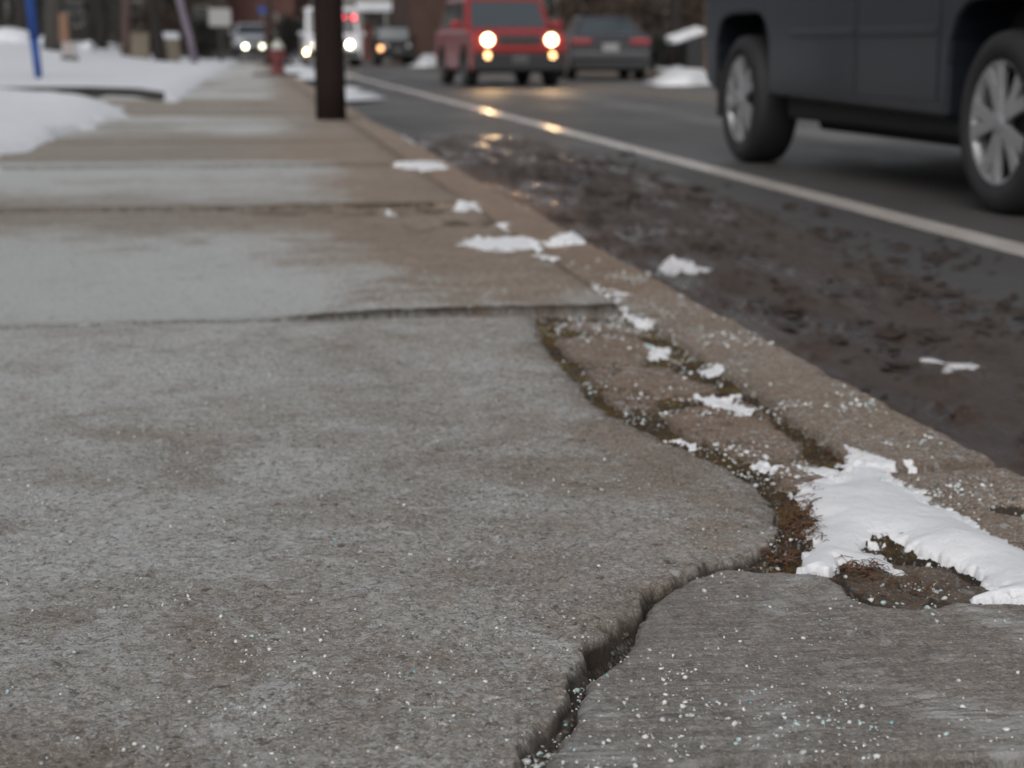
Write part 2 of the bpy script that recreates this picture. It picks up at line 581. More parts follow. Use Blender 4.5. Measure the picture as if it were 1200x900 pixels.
def box(bm, c, s, rz=0.0, taper=1.0):
    m = Matrix.Translation(c) @ Matrix.Rotation(rz, 4, 'Z')
    vs_ = []
    for dz in (-1, 1):
        k = taper if dz > 0 else 1.0
        for dx, dy in ((-1, -1), (1, -1), (1, 1), (-1, 1)):
            vs_.append(bm.verts.new(m @ Vector((dx * s[0] / 2 * k, dy * s[1] / 2 * k, dz * s[2] / 2))))
    for f in ((0, 3, 2, 1), (4, 5, 6, 7), (0, 1, 5, 4), (1, 2, 6, 5), (2, 3, 7, 6), (3, 0, 4, 7)):
        bm.faces.new([vs_[i] for i in f])
    return bm


def B():
    return bmesh.new()


def prism_x(bm, prof, x0, x1):           # profile (y, z) extruded along x
    a = [bm.verts.new((x0, y, z)) for y, z in prof]
    b = [bm.verts.new((x1, y, z)) for y, z in prof]
    n = len(prof)
    for i in range(n):
        bm.faces.new((a[i], a[(i + 1) % n], b[(i + 1) % n], b[i]))
    fa = bm.faces.new(a[::-1])
    fb = bm.faces.new(b)
    return bm


def tube(bm, pts, rad, n=10, cap=True):
    pts = [Vector(p) for p in pts]
    if not isinstance(rad, (list, tuple)):
        rad = [rad] * len(pts)
    rings = []
    for i, p in enumerate(pts):
        t = (pts[min(i + 1, len(pts) - 1)] - pts[max(i - 1, 0)]).normalized()
        u = t.orthogonal().normalized() if abs(t.z) < 0.9 else Vector((1, 0, 0)).cross(t).normalized()
        w = t.cross(u).normalized()
        rings.append([bm.verts.new(p + (u * math.cos(2 * math.pi * k / n) + w * math.sin(2 * math.pi * k / n)) * rad[i]) for k in range(n)])
    for a, b in zip(rings, rings[1:]):
        for k in range(n):
            bm.faces.new((a[k], a[(k + 1) % n], b[(k + 1) % n], b[k]))
    if cap:
        bm.faces.new(rings[0][::-1])
        bm.faces.new(rings[-1])
    return bm


def lathe(bm, prof, n=28, axis='z', center=(0, 0, 0), closed=False):   # prof: (r, t)
    rings = []
    for r, t in prof:
        ring = []
        for k in range(n):
            a = 2 * math.pi * k / n
            p = (r * math.cos(a), r * math.sin(a), t) if axis == 'z' else (
                (t, r * math.cos(a), r * math.sin(a)) if axis == 'x' else (r * math.cos(a), t, r * math.sin(a)))
            ring.append(bm.verts.new(Vector(p) + Vector(center)))
        rings.append(ring)
    seq = list(zip(rings, rings[1:])) + ([(rings[-1], rings[0])] if closed else [])
    for a, b in seq:
        for k in range(n):
            bm.faces.new((a[k], a[(k + 1) % n], b[(k + 1) % n], b[k]))
    if not closed:
        for ring in (rings[0], rings[-1]):
            if (ring[0].co - ring[n // 2].co).length > 1e-5:
                bm.faces.new(ring)
    return bm


def np_mesh(name, V, Fq, mat, attrs=None, parent=None, smooth=True):
    me = bpy.data.meshes.new(name)
    V = np.ascontiguousarray(V, np.float32)
    Fq = np.ascontiguousarray(Fq, np.int32)
    k = Fq.shape[1]
    me.vertices.add(len(V))
    me.vertices.foreach_set('co', V.ravel())
    me.loops.add(Fq.size)
    me.loops.foreach_set('vertex_index', Fq.ravel())
    me.polygons.add(len(Fq))
    me.polygons.foreach_set('loop_start', np.arange(0, Fq.size, k, dtype=np.int32))
    try:
        me.polygons.foreach_set('loop_total', np.full(len(Fq), k, dtype=np.int32))
    except Exception:
        pass
    me.update(calc_edges=True)
    me.validate()
    if smooth:
        me.polygons.foreach_set('use_smooth', np.ones(len(Fq), bool))
    for an, av in (attrs or {}).items():
        a = me.attributes.new(an, 'FLOAT', 'POINT')
        a.data.foreach_set('value', np.ascontiguousarray(av, np.float32))
    me.materials.append(mat)
    o = bpy.data.objects.new(name, me)
    return link(o, parent)


def grid_faces(nx, ny):
    i = np.arange(nx * ny).reshape(ny, nx)
    return np.stack([i[:-1, :-1], i[:-1, 1:], i[1:, 1:], i[1:, :-1]], -1).reshape(-1, 4)


def submesh(V, Fq, keep, attrs):
    f = Fq[keep]
    u, inv = np.unique(f, return_inverse=True)
    return V[u], inv.reshape(-1, Fq.shape[1]), {k: v[u] for k, v in attrs.items()}


# ------------------------------------------------------------------ the broken pavement
W = lambda pts, z=0.12: [at(a, b, z) for a, b in pts]
A_EDGE = W([(620, 884), (640, 868), (657, 850), (660, 838), (668, 826), (664, 808), (668, 790), (674, 775), (690, 762), (703, 745), (722, 728),
            (738, 716), (748, 706), (752, 694), (775, 685), (800, 675), (828, 664), (872, 655), (905, 640), (913, 615), (906, 595), (890, 570), (850, 545), (800, 520),
            (750, 500), (712, 482), (690, 466), (680, 450), (664, 434), (646, 415), (634, 396), (632, 384)])
POLY_A = [(-2.0, 0.5), (0.12, 0.5), (0.17, 1.0), (0.195, 1.25)] + A_EDGE
KERB_IN, KERB_OUT = 0.862, 1.075
JOINTS = [3.845, 6.50, 8.85, 11.3, 13.7, 16.2, 18.7, 21.2, 23.7, 26.2, 28.7, 31.2, 33.7, 36.2, 38.7, 41.2]
B_PTS = W([(642, 893), (662, 868), (674, 852), (678, 832), (683, 805), (700, 790), (728, 772), (742, 752), (752, 728), (768, 702), (785, 690), (808, 677),
           (830, 669), (850, 665), (880, 667), (915, 667), (950, 668), (970, 673), (986, 683), (1002, 698), (1030, 709), (1068, 714), (1095, 711), (1115, 703), (1200, 706)])
POLY_B = [(0.205, 1.22)] + B_PTS + [(0.859, 1.69), (0.859, 1.255), (0.65, 1.288), (0.40, 1.322), (0.30, 1.305)]
FRAGS = [W(p) for p in (
    [(652, 396), (700, 391), (742, 393), (768, 408), (752, 424), (700, 427), (668, 418)],
    [(684, 432), (720, 430), (775, 430), (800, 440), (842, 455), (818, 463), (770, 460), (702, 449)],
    [(706, 456), (738, 459), (772, 466), (768, 477), (728, 476), (712, 468)],
    [(776, 484), (812, 474), (852, 478), (897, 490), (938, 516), (934, 536), (896, 540), (848, 526), (800, 506)],
    [(902, 548), (938, 538), (972, 550), (990, 562), (952, 574), (916, 568)],
    [(652, 377), (725, 375), (762, 386), (740, 389), (690, 386)],
    [(980, 662), (1040, 650), (1110, 656), (1162, 684), (1120, 702), (1072, 709), (1018, 700)],
    [(848, 462), (880, 472), (900, 486), (880, 480)])]
HOLE = at(722, 764)


def joint_y(k, x):
    return JOINTS[k] + (0.012 * vn(x * 3.0, 0 * x + k, 50 + k) + 0.004 * vn(x * 25, 0 * x + k, 80 + k))


def surface(x, y):
    """height, zone, and wear attributes of the pavement, its broken strip and the kerb"""
    n1 = fbm(x * 38, y * 38, 3, 4, 0.55)
    n2 = fbm(x * 38 + 50, y * 38, 9, 4, 0.55)
    n3 = fbm(x * 150, y * 150, 14, 3, 0.6)
    n4 = fbm(x * 150 + 31, y * 150, 18, 3, 0.6)
    am = np.where(y < 1.97, 0.010, 0.009)
    near_ = y < 1.97
    c1 = fbm(x * 26, y * 26, 13, 2, 0.6); c2 = fbm(x * 26 + 9, y * 26, 15, 2, 0.6)
    xj = x + np.where(near_, 0.015 * c1 + 0.004 * vn(x * 110, y * 110, 16), am * n1 + 0.0018 * n3)
    yj = y + np.where(near_, 0.015 * c2 + 0.004 * vn(x * 110 + 5, y * 110, 17), am * n2 + 0.0018 * n4)
    mic = 0.0022 * fbm(x * 55, y * 55, 21, 3, 0.6) + 0.0024 * vn(x * 230, y * 230, 27)
    pit = np.maximum(0, vn(x * 95, y * 95, 31) - 0.33) * 0.014
    bumps = np.maximum(0, vn(x * 70, y * 70, 35) - 0.36) * 0.016
    lowf = 0.007 * vn(x * 1.6, y * 1.6, 33) + 0.004 * vn(x * 4.5, y * 4.5, 34)
    wx = x
    h = np.full(x.shape, 0.0)
    zone = np.full(x.shape, 2, np.int8)
    dirt = np.zeros(x.shape)
    moss = np.zeros(x.shape)
    soil = np.where(y > 1.97, 0.1115, 0.104) + 0.006 * fbm(x * 22, y * 22, 41, 3) + 0.007 * fbm(x * 120, y * 120, 45, 3, 0.7)
    dA = sdf(POLY_A + [(0.632, 3.835), (-2.0, 3.83)], xj, yj)
    dA = dA + (0.012 * sst(1.42, 1.60, y) - 0.004 + 0.010 * vn(x * 20, y * 20, 46) - 0.010 * np.exp(-(np.hypot(x - HOLE[0], (y - HOLE[1]) * 0.8) / 0.05) ** 2)) * (y < 1.93)
    dA = np.where(y < 3.9, dA, -1)
    dB = sdf(POLY_B, x + 0.006 * n1, y + 0.006 * n2)
    dB = np.where(y < 1.95, dB, -1)
    # soil in the crack between the two slabs lies deep
    crack = np.exp(-(np.maximum(0, -dA) + np.maximum(0, -dB)) / 0.035) * (y < 1.93)
    soil = soil - 0.050 * crack * (y < 1.9) + 0.016 * np.maximum(0, fbm(x * 75, y * 75, 47, 3)) * crack
    rh = np.hypot(x - HOLE[0], (y - HOLE[1]) * 0.8)
    soil = soil - 0.050 * np.exp(-(rh / 0.030) ** 2)
    soil = soil - 0.022 * ((y > 3.80) & (y < 3.90)) - 0.03 * (y > 4.2) - 0.025 * (x > KERB_IN + 0.03)
    dS = dA.copy()
    mm = (y < 2.05) & (dA > -0.12) & (dA < 0.05)
    if mm.any():
        dS[mm] = sdf(POLY_A + [(0.632, 3.835), (-2.0, 3.83)], x[mm] + 0.015 * c1[mm], y[mm] + 0.015 * c2[mm]) + 0.006
    # the broken face of slab A slopes down rough into the crack
    brk = 0.109 - (0.9 + 1.2 * vn(x * 14, y * 14, 48)) * np.maximum(0, -dS) + 0.012 * fbm(x * 24, y * 24, 49, 2, 0.5)
    stone = np.where((dA <= 0) & (dA > -0.06) & (y < 2.0) & (brk > soil), 1.0, 0.0)
    stone = np.maximum(stone, 0.7 * np.clip(crack * 2 - 0.9, 0, 1))
    soil = np.where(stone > 0.99, np.minimum(brk, 0.112), soil)
    soil = soil - np.maximum(0, soil - 0.045) * np.exp(-(rh / 0.024) ** 2)
    h = soil.copy()
    moss = np.clip(0.8 + 1.2 * vn(x * 9, y * 9, 61), 0, 1) * (y > 1.9) * (y < 4.2)
    # slab A
    inA = dA > 0
    chip = 0.006 + 0.008 * np.clip(vn(x * 30, y * 30, 63) + 0.2, 0, 1)
    e = 1 - sst(0, 1, dA / chip)
    hA = 0.122 + lowf + mic - pit + bumps - 0.008 * e * e - 0.004 * np.exp(-np.maximum(dA, 0) / 0.04) * (y > 2)
    lip = 0.006 + 0.008 * np.clip(0.5 + 1.6 * vn(x * 45, y * 45, 64), 0, 1)
    hA = np.where(near_, hA - (hA - np.minimum(brk, 0.112)) * (1 - sst(0, 1, dA / lip)), hA)
    h = np.where(inA, hA, h)
    zone = np.where(inA, 0, zone)
    dirt = np.where(inA, 0.5 * np.exp(-np.maximum(dA, 0) / 0.02) * (y > 2.0) + 0.95 * np.where(near_, 0.6 * (1 - sst(0.002, 0.007, dA)) + 0.45 * (1 - sst(0.004, 0.014, dA)), dA < 0.0035) + 0.6 * np.exp(-np.maximum(3.832 - y, 0) / 0.02) * sst(0.0, 0.3, x) * (y > 3.7), dirt)
    # slab B
    inB = dB > 0
    stv = vn(x * 9 * math.cos(YAW) - y * 9 * math.sin(YAW), (x * math.sin(YAW) + y * math.cos(YAW)) * 150, 71)
    eB = 1 - sst(0, 1, dB / 0.012)
    hB = 0.118 + 0.5 * lowf + 0.4 * mic + 0.0022 * stv - 0.006 * eB * eB + 0.006 * sst(1.9, 1.3, y)
    h = np.where(inB, hB, h)
    zone = np.where(inB, 1, zone)
    dirt = np.where(inB, 0.5 * np.exp(-np.maximum(dB, 0) / 0.006), dirt)
    # fragments between slab A and the kerb
    for k, p in enumerate(FRAGS):
        xs = np.array([q[0] for q in p]); ys = np.array([q[1] for q in p])
        m = (x > xs.min() - 0.05) & (x < xs.max() + 0.05) & (y > ys.min() - 0.05) & (y < ys.max() + 0.05) & ~inA & ~inB
        if not m.any():
            continue
        d = sdf(p, xj[m] + 0.006 * n2[m], yj[m] + 0.010 * n1[m]) + 0.003
        e = 1 - sst(0, 1, d / 0.008)
        top = (0.118 if k != 6 else 0.109) + 0.5 * lowf[m] + mic[m] * 1.4 - 0.005 * e * e + 0.003 * math.sin(k * 2.1)
        i = d > 0
        hm = h[m]; zm = zone[m]; dm = dirt[m]
        hm[i] = np.maximum(top, hm)[i]; zm[i] = 3; dm[i] = (0.75 * np.exp(-d / 0.006) + 0.8 * np.clip(1 - np.abs(fbm(x[m] * 9, y[m] * 9, 66 + k, 3)) / 0.032, 0, 1) + (0.5 if k == 6 else 0))[i]
        h[m] = hm; zone[m] = zm; dirt[m] = dm
    # near slab past the lower edge of slab B
    yn = 1.262 + 0.06 * np.maximum(0, 0.40 - x) * 0 - 0.147 * (x - 0.40) + 0.012
    inC = (y < yn - 0.02) & (x > 0.24) & (x < KERB_IN - 0.006) & ~inB
    h = np.where(inC, 0.116 + mic, h)
    zone = np.where(inC, 1, zone)
    # slabs farther along
    for k in range(len(JOINTS)):
        j0 = joint_y(k, x)
        j1 = joint_y(k + 1, x) if k + 1 < len(JOINTS) else np.full(x.shape, 95.0)
        if k < 3:
            edge = KERB_IN - 0.008 + 0.008 * n1
            wob = 0.012 * n2
        else:
            edge = np.full(x.shape, KERB_IN - 0.004)
            wob = 0
        g0 = (0.004 + 0.012 * sst(-0.1, 0.25, x), 0.022 + 0.075 * sst(-0.5, 0.5, x), 0.034)[k] if k < 3 else 0.030
        d = np.minimum(np.minimum(y - j0 - g0 + wob, j1 - y - (0.004 if k == 0 else 0.02) + wob * 0.7), edge - x)
        d = np.where((y > JOINTS[k] - 0.2), d, -1)
        if k == 1:      # broken corner at the third slab
            d = np.minimum(d, 0.15 - (0.25 - np.hypot((x - 0.86) * 0.5, (y - 6.56) * 1.3)) * 1.5 + 0.08 * n1)
        i = d > 0
        lift = 0.0
        if k == 0:
            lift = 0.011 * sst(0.0, 0.30, x) * sst(5.6, 3.8, y)
        if k == 1:
            lift = 0.014 * sst(7.5, 6.4, y)
        if k == 2:
            lift = 0.012 * sst(9.8, 8.8, y)
        e = 1 - sst(0, 1, d / 0.014)
        hk = 0.122 + lift + lowf + mic * 0.8 - 0.007 * e * e
        h = np.where(i, hk, h)
        zone = np.where(i, 0, zone)
        dirt = np.where(i, 0.8 * np.exp(-np.maximum(d, 0) / (0.014 + 0.012 * min(k, 5))) + (0.9 * (y - j0 - g0 < 0.020) * sst(0.0, 0.25, x) if k == 0 else 0), dirt)
    blot = np.clip((fbm(x * 8, y * 4.5, 96, 4, 0.6) + 0.10) * 4, 0, 1) * np.exp(-((y - 6.44) / 0.20) ** 2) * sst(-0.35, 0.30, x)
    blot = blot + np.clip((fbm(x * 10, y * 6, 97, 4, 0.6) - 0.12) * 5, 0, 1) * np.exp(-((y - 5.85) / 0.30) ** 2 - ((x - 0.72) / 0.22) ** 2)
    dirt = np.where(zone == 0, np.clip(dirt + 0.9 * blot, 0, 1), dirt)
    h = h - 0.010 * np.clip(blot, 0, 1) * (zone == 0)
    # kerb stones
    kx = x + 0.004 * n1 * (y < 12)
    kj = [0.2, 2.30 + 0.0, 3.742, 6.45, 8.9, 11.4, 14.0, 16.5, 19, 21.5, 24, 26.5, 29, 31.5, 34, 36.5, 39, 41.5, 44, 95]
    ins = KERB_IN + 0.006 + 0.004 * sst(4.5, 3.0, y) + 0.010 * sst(4.5, 2.0, y) * n2
    rough_out = KERB_OUT + 0.010 * vn(y * 9, 0 * y, 91) + 0.008 * vn(y * 40, 0 * y, 92) + 0.03 * vn(y * 1.7, 0 * y, 93) * sst(3.9, 5.0, y) + 0.05 * sst(3.2, 1.6, y) * 0.6
    for k in range(len(kj) - 1):
        skew = 0.05 * (x - 0.97) if k == 1 else 0.0
        d = np.minimum(np.minimum(y - kj[k] - 0.013 - skew, kj[k + 1] - y - 0.013 + (0.05 * (x - 0.97) if k == 0 else 0)), np.minimum(kx - ins, rough_out - kx))
        d = d + 0.004 * n1 * (y < 12)
        i = d > 0
        if not i.any():
            continue
        do = rough_out - kx
        rr = np.clip(do / 0.022, 0, 1)
        hk = 0.119 + 0.004 * math.sin(k * 1.7) + 0.4 * lowf + 1.3 * mic - pit - 0.02 * (1 - np.sqrt(1 - (1 - rr) ** 2)) - 0.006 * (1 - sst(0, 1, d / 0.012))
        h = np.where(i, hk, h)
        zone = np.where(i, 4, zone)
        dirt = np.where(i, (0.55 - 0.3 * sst(3.7, 4.5, y)) * np.exp(-np.maximum(np.minimum(d, kx - ins), 0) / 0.010), dirt)
    # chipped hollow in the near kerb stone
    hx, hy = at(1188, 592)
    ch = np.exp(-(((x - hx) / 0.028) ** 2 + ((y - hy) / 0.030) ** 2))
    h = h - 0.030 * ch * (zone == 4)
    dirt = np.where(zone == 4, np.clip(dirt + 1.0 * (ch > 0.3), 0, 1), dirt)
    # beyond the kerb the surface drops under the road
    outk = (x > rough_out - 0.0005)
    h = np.where(outk, -0.03, h)
    zone = np.where(outk, 4, zone)
    # verge left of the pavement
    salt = np.clip(0.78 + 1.1 * fbm(x * 1.2, y * 0.8, 77, 3) + 0.45 * sst(0.3, -0.5, x) - 0.35 * sst(0.3, 0.7, x), 0.05, 1.3)
    far_ = sst(4.2, 6.4, y)
    bands = sst(6.4, 6.8, y) * sst(9.6, 9.0, y) + 0.8 * sst(11.6, 12.2, y) * sst(16.2, 15.4, y) + 1.1 * sst(20.0, 21.5, y)
    bands = bands * (0.75 + 0.9 * vn(x * 1.3, y * 0.9, 78)) * sst(0.85, 0.15, x + 0.3 * vn(x * 2, y * 0.6, 79))
    salt = salt * (1 - far_) + far_ * (-0.3 + 2.3 * bands + 0.6 * fbm(x * 1.5, y * 0.7, 84, 3)) + 1.0 * np.exp(-((x + 0.05) / 0.28) ** 2 - ((y - 4.9) / 0.9) ** 2)
    brown = sst(-0.35, 0.45, x + 0.5 * fbm(x * 2.1, y * 0.9, 86, 3)) * sst(3.5, 4.0, y) * (1 - 0.6 * sst(9, 14, y)) + 0.45 * sst(0.2, 0.7, x + 0.3 * vn(x * 3, y * 3, 87)) * sst(4.0, 3.5, y)
    salt = salt + 0.95 * sst(0.45, -0.45, x + 0.7 * fbm(x * 2.3, y * 1.2, 88, 4) + 0.25 * fbm(x * 14, y * 6, 89, 3)) * sst(3.7, 4.1, y) * sst(6.3, 5.5, y)
    return h, zone, np.where(zone == 2, stone, np.clip(dirt, 0, 1)), np.clip(moss, 0, 1), np.clip(salt, -0.8, 2.2), np.clip(brown, 0, 1)


def axis_pts(segs):
    out = []
    for a, b, s in segs:
        n = max(1, int(round((b - a) / s)))
        out.append(np.linspace(a, b, n, endpoint=False))
    out.append([segs[-1][1]])
    return np.concatenate(out)


def grow(y0, y1, s0, ref, p):
    out = [y0]
    while out[-1] < y1:
        out.append(out[-1] + s0 * (out[-1] / ref) ** p)
    out[-1] = y1
    return np.array(out)


ZN = {0: ('pavement', 'slab'), 1: ('pavement', 'slab_b'), 2: ('soil', 'soil'), 3: ('paving', 'frag'), 4: ('kerb', 'kerb')}
for ys, xs in ((grow(1.0, 4.02, 0.0017, 1.35, 1.5), axis_pts([(-1.75, -1.0, 0.012), (-1.0, 0.12, 0.0034), (0.12, 0.90, 0.0015), (0.90, 1.06, 0.003), (1.06, 1.125, 0.002)])),
               (grow(4.02, 17.0, 0.006, 4.0, 1.4), axis_pts([(-1.75, 0.30, 0.016), (0.30, 0.84, 0.009), (0.84, 0.90, 0.004), (0.90, 1.05, 0.01), (1.05, 1.12, 0.005)])),
               (grow(17.0, 92.0, 0.06, 17, 1.3), axis_pts([(-1.75, 0.80, 0.06), (0.80, 0.90, 0.01), (0.90, 1.05, 0.03), (1.05, 1.12, 0.01)]))):
    X, Y = np.meshgrid(xs, ys)
    x, y = X.ravel(), Y.ravel()
    h, zone, dirt, moss, salt, brown = surface(x, y)
    V = np.stack([x, y, h], 1)
    Fq = grid_faces(len(xs), len(ys))
    zf = zone[Fq]
    fz = np.where((zf == 4).any(1), 4, np.where((zf == 2).any(1) & ~(zf[:, :1] == zf).all(1), zf.max(1) * 0 + np.where((zf == 0).any(1), 0, np.where((zf == 1).any(1), 1, np.where((zf == 3).any(1), 3, 2))), zf[:, 0]))
    for z, (nm, mk) in ZN.items():
        k = fz == z
        if not k.any():
            continue
        v_, f_, a_ = submesh(V, Fq, k, {'dirt': dirt, 'moss': moss, 'salt': salt, 'brown': brown})
        tag(np_mesh(nm, v_, f_, M[mk], a_), kind='structure')


def ground_h(x, y):
    x = np.atleast_1d(np.asarray(x, float)); y = np.atleast_1d(np.asarray(y, float))
    h, z, *_ = surface(x, y)
    h = np.where(x > KERB_OUT + 0.03, 0.004, h)
    return h, z


# ------------------------------------------------------------------ road, mud, far ground
def sheet(name, x0, x1, y0, y1, z, mat, kind='structure', nx=2, ny=2):
    X, Y = np.meshgrid(np.linspace(x0, x1, nx), np.linspace(y0, y1, ny))
    V = np.stack([X.ravel(), Y.ravel(), np.full(X.size, z)], 1)
    return tag(np_mesh(name, V, grid_faces(nx, ny), mat, smooth=False), kind=kind)


sheet('ground', -600, 600, -300, 900, -0.06, M['snow_far'])
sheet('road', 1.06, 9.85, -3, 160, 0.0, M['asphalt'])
sheet('road_marking', 2.675, 2.845, -3, 150, 0.004, M['line'], nx=2, ny=2)
for xx in (6.35, 6.58):
    sheet('road_marking', xx, xx + 0.11, -3, 150, 0.004, M['yellow'])
bm = B(); box(bm, (9.93, 75, 0.03), (0.16, 160, 0.2)); tag(obj('kerb', bm, M['kerb'], bev=0.02), kind='structure')
sheet('pavement', 10.01, 11.8, -3, 160, 0.11, M['slab'])

# mud and silt along the gutter
xs = axis_pts([(1.04, 1.5, 0.012), (1.5, 2.62, 0.014)])
ys = grow(1.6, 16.0, 0.010, 2.2, 1.35)
X, Y = np.meshgrid(xs, ys); x, y = X.ravel(), Y.ravel()
band = sst(1.06, 1.30, x + 0.22 * vn(y * 1.1, 0 * y, 5) - 0.16 * sst(3.6, 2.4, y)) * sst(2.50, 1.40, x + 0.35 * vn(y * 0.8, 0 * y, 6)) 
band = np.maximum(band, sst(6.0, 7.2, y) * sst(2.55, 2.0, x)) * sst(15.9, 12.0, y) * sst(1.6, 1.9, y)
rid = fbm(x * 7, y * 1.6, 101, 4, 0.6)
lump = np.maximum(0, fbm(x * 16, y * 11, 105, 4, 0.6) - 0.12)
hz = -0.010 + 0.008 * sst(0.0, 0.25, band) + band * (0.006 + 0.008 * rid + 0.050 * lump + 0.006 * vn(x * 60, y * 60, 107))
red = np.exp(-((x - 1.24) / 0.16) ** 2 - ((y - 8.3) / 1.3) ** 2)
lum = np.clip(lump * 5, 0, 1) * band
hz = np.maximum(hz, -0.012 + 0.028 * red)
V = np.stack([x, y, hz], 1)
Fq = grid_faces(len(xs), len(ys))
k = (hz[Fq] > -0.009).any(1)
v_, f_, a_ = submesh(V, Fq, k, {'red': red, 'lump': lum})
tag(np_mesh('mud', v_, f_, M['mud'], a_), 'dark brown mud and silt ridged along the road gutter', kind='stuff')


def mud_h(px_, py_):
    x = np.atleast_1d(px_); y = np.atleast_1d(py_)
    band = sst(1.06, 1.30, x + 0.22 * vn(y * 1.1, 0 * y, 5) - 0.16 * sst(3.6, 2.4, y)) * sst(2.50, 1.40, x + 0.35 * vn(y * 0.8, 0 * y, 6))
    band = np.maximum(band, sst(6.0, 7.2, y) * sst(2.55, 2.0, x)) * sst(15.9, 12.0, y) * sst(1.6, 1.9, y)
    return np.maximum(0.003, -0.010 + 0.008 * sst(0.0, 0.25, band) + band * (0.006 + 0.008 * fbm(x * 7, y * 1.6, 101, 4, 0.6) + 0.050 * np.maximum(0, fbm(x * 16, y * 11, 105, 4, 0.6) - 0.12)))


# leaf litter trodden into the mud
LV, LF = [], []
for i in range(3200):
    y = random.uniform(2.4, 11.5)
    x = random.gauss(1.85, 0.36) if random.random() < 0.75 else random.uniform(1.12, 2.65)
    if not 1.12 < x < 2.6:
        continue
    if vn(np.array([x * 4]), np.array([y * 2.2]), 120)[0] < 0.06 and random.random() < 0.93:
        continue
    s = min(0.05, 0.008 + random.expovariate(1 / 0.011))
    a = random.uniform(0, 6.28)
    z0 = float(mud_h(np.array([x]), np.array([y]))[0])
    ca, sa_ = math.cos(a), math.sin(a)
    base = len(LV)
    curl = random.uniform(0.1, 0.7)
    for u, w, zz in ((-1, 0, .5), (-.3, -.5, 0), (.5, -.45, .2), (1, 0, .6), (.5, .45, .3), (-.3, .5, .1), (0, 0, .9)):
        LV.append((x + s * (u * ca - w * sa_), y + s * (u * sa_ + w * ca), z0 + 0.002 + s * zz * curl))
    for q in range(6):
        LF.append((base + q, base + (q + 1) % 6, base + 6))
tag(np_mesh('leaf_litter', np.array(LV), np.array(LF), M['leaf_dead'], smooth=False), 'dark dead leaves trodden into the gutter mud', kind='stuff')


# ------------------------------------------------------------------ snow patches
def snow_patch(name, poly, thick, label, step=0.006, edge=0.03, mat='snow', base=None, ns=20, jit=0.012, cat='snow', group=None, kind=None, seed=0, obj_group=None):
    P = np.array(poly)
    x0, y0 = P.min(0) - 0.03 - jit; x1, y1 = P.max(0) + 0.03 + jit
    xs = np.arange(x0, x1 + step, step); ys = np.arange(y0, y1 + step, step)
    X, Y = np.meshgrid(xs, ys); x, y = X.ravel(), Y.ravel()
    d = sdf(poly, x + jit * 2 * fbm(x * ns, y * ns, 201 + seed, 5, 0.62), y + jit * 2 * fbm(x * ns + 9, y * ns, 211 + seed, 5, 0.62))
    if 4 < y0 < 9 and base is None:
        d = d - 0.022
    if y0 < 4:
        d = d - 0.002 + 0.005 * fbm(x * 110, y * 110, 251 + seed, 3, 0.6)
    dsm = sdf(poly, x + jit * vn(x * ns * 0.5, y * ns * 0.5, 261 + seed), y + jit * vn(x * ns * 0.5 + 7, y * ns * 0.5, 262 + seed))
    b = ground_h(x, y)[0] if base is None else (base(x, y) if callable(base) else np.full(x.shape, base))
    bs = b
    if base is None:      # snow bridges the small gaps under it
        b = np.where(b < 0.09, np.where(x > KERB_OUT, b, 0.095), b)
        bs = np.where(x > KERB_OUT - 0.01, b, float(np.median(b[d > 0])) - 0.004) if (d > 0).any() else b
    pr = np.clip(np.minimum(d * 2.5, np.maximum(dsm + 0.25 * jit, 0.04 * edge)) / edge, 0, 1)
    prof = np.sqrt(pr * (2 - pr))
    prof = prof ** 1.2
    t = thick * prof * (0.85 + 0.7 * fbm(x * ns * 0.35, y * ns * 0.35, 221 + seed, 2)) + 0.16 * thick * fbm(x * ns * 0.8, y * ns * 0.8, 231 + seed, 3) * prof
    z = np.where(d > 0, np.maximum(b + 0.0012, bs + t), b - 0.006)
    V = np.stack([x, y, z], 1)
    Fq = grid_faces(len(xs), len(ys))
    k = (d[Fq] > 0).any(1)
    if not k.any():
        return None
    # a closed body: top sheet and an underside
    v_, f_, dd_ = submesh(V, Fq, k, {'d': d, 'b': b})
    vb = v_.copy(); vb[:, 2] = np.minimum(dd_['b'] - 0.007, v_[:, 2] - 0.001)
    n = len(v_)
    V2 = np.concatenate([v_, vb]); F2 = np.concatenate([f_, f_[:, ::-1] + n])
    e = np.concatenate([f_[:, [0, 1]], f_[:, [1, 2]], f_[:, [2, 3]], f_[:, [3, 0]]])
    key = {}
    for a_, b_ in e:
        key[(int(a_), int(b_))] = 1
    side = [(b_, a_, a_ + n, b_ + n) for (a_, b_) in key if (b_, a_) not in key]
    F2 = np.concatenate([F2, np.array(side)])
    o = np_mesh(name, V2, F2, M[mat])
    return tag(o, label, cat, group, kind)


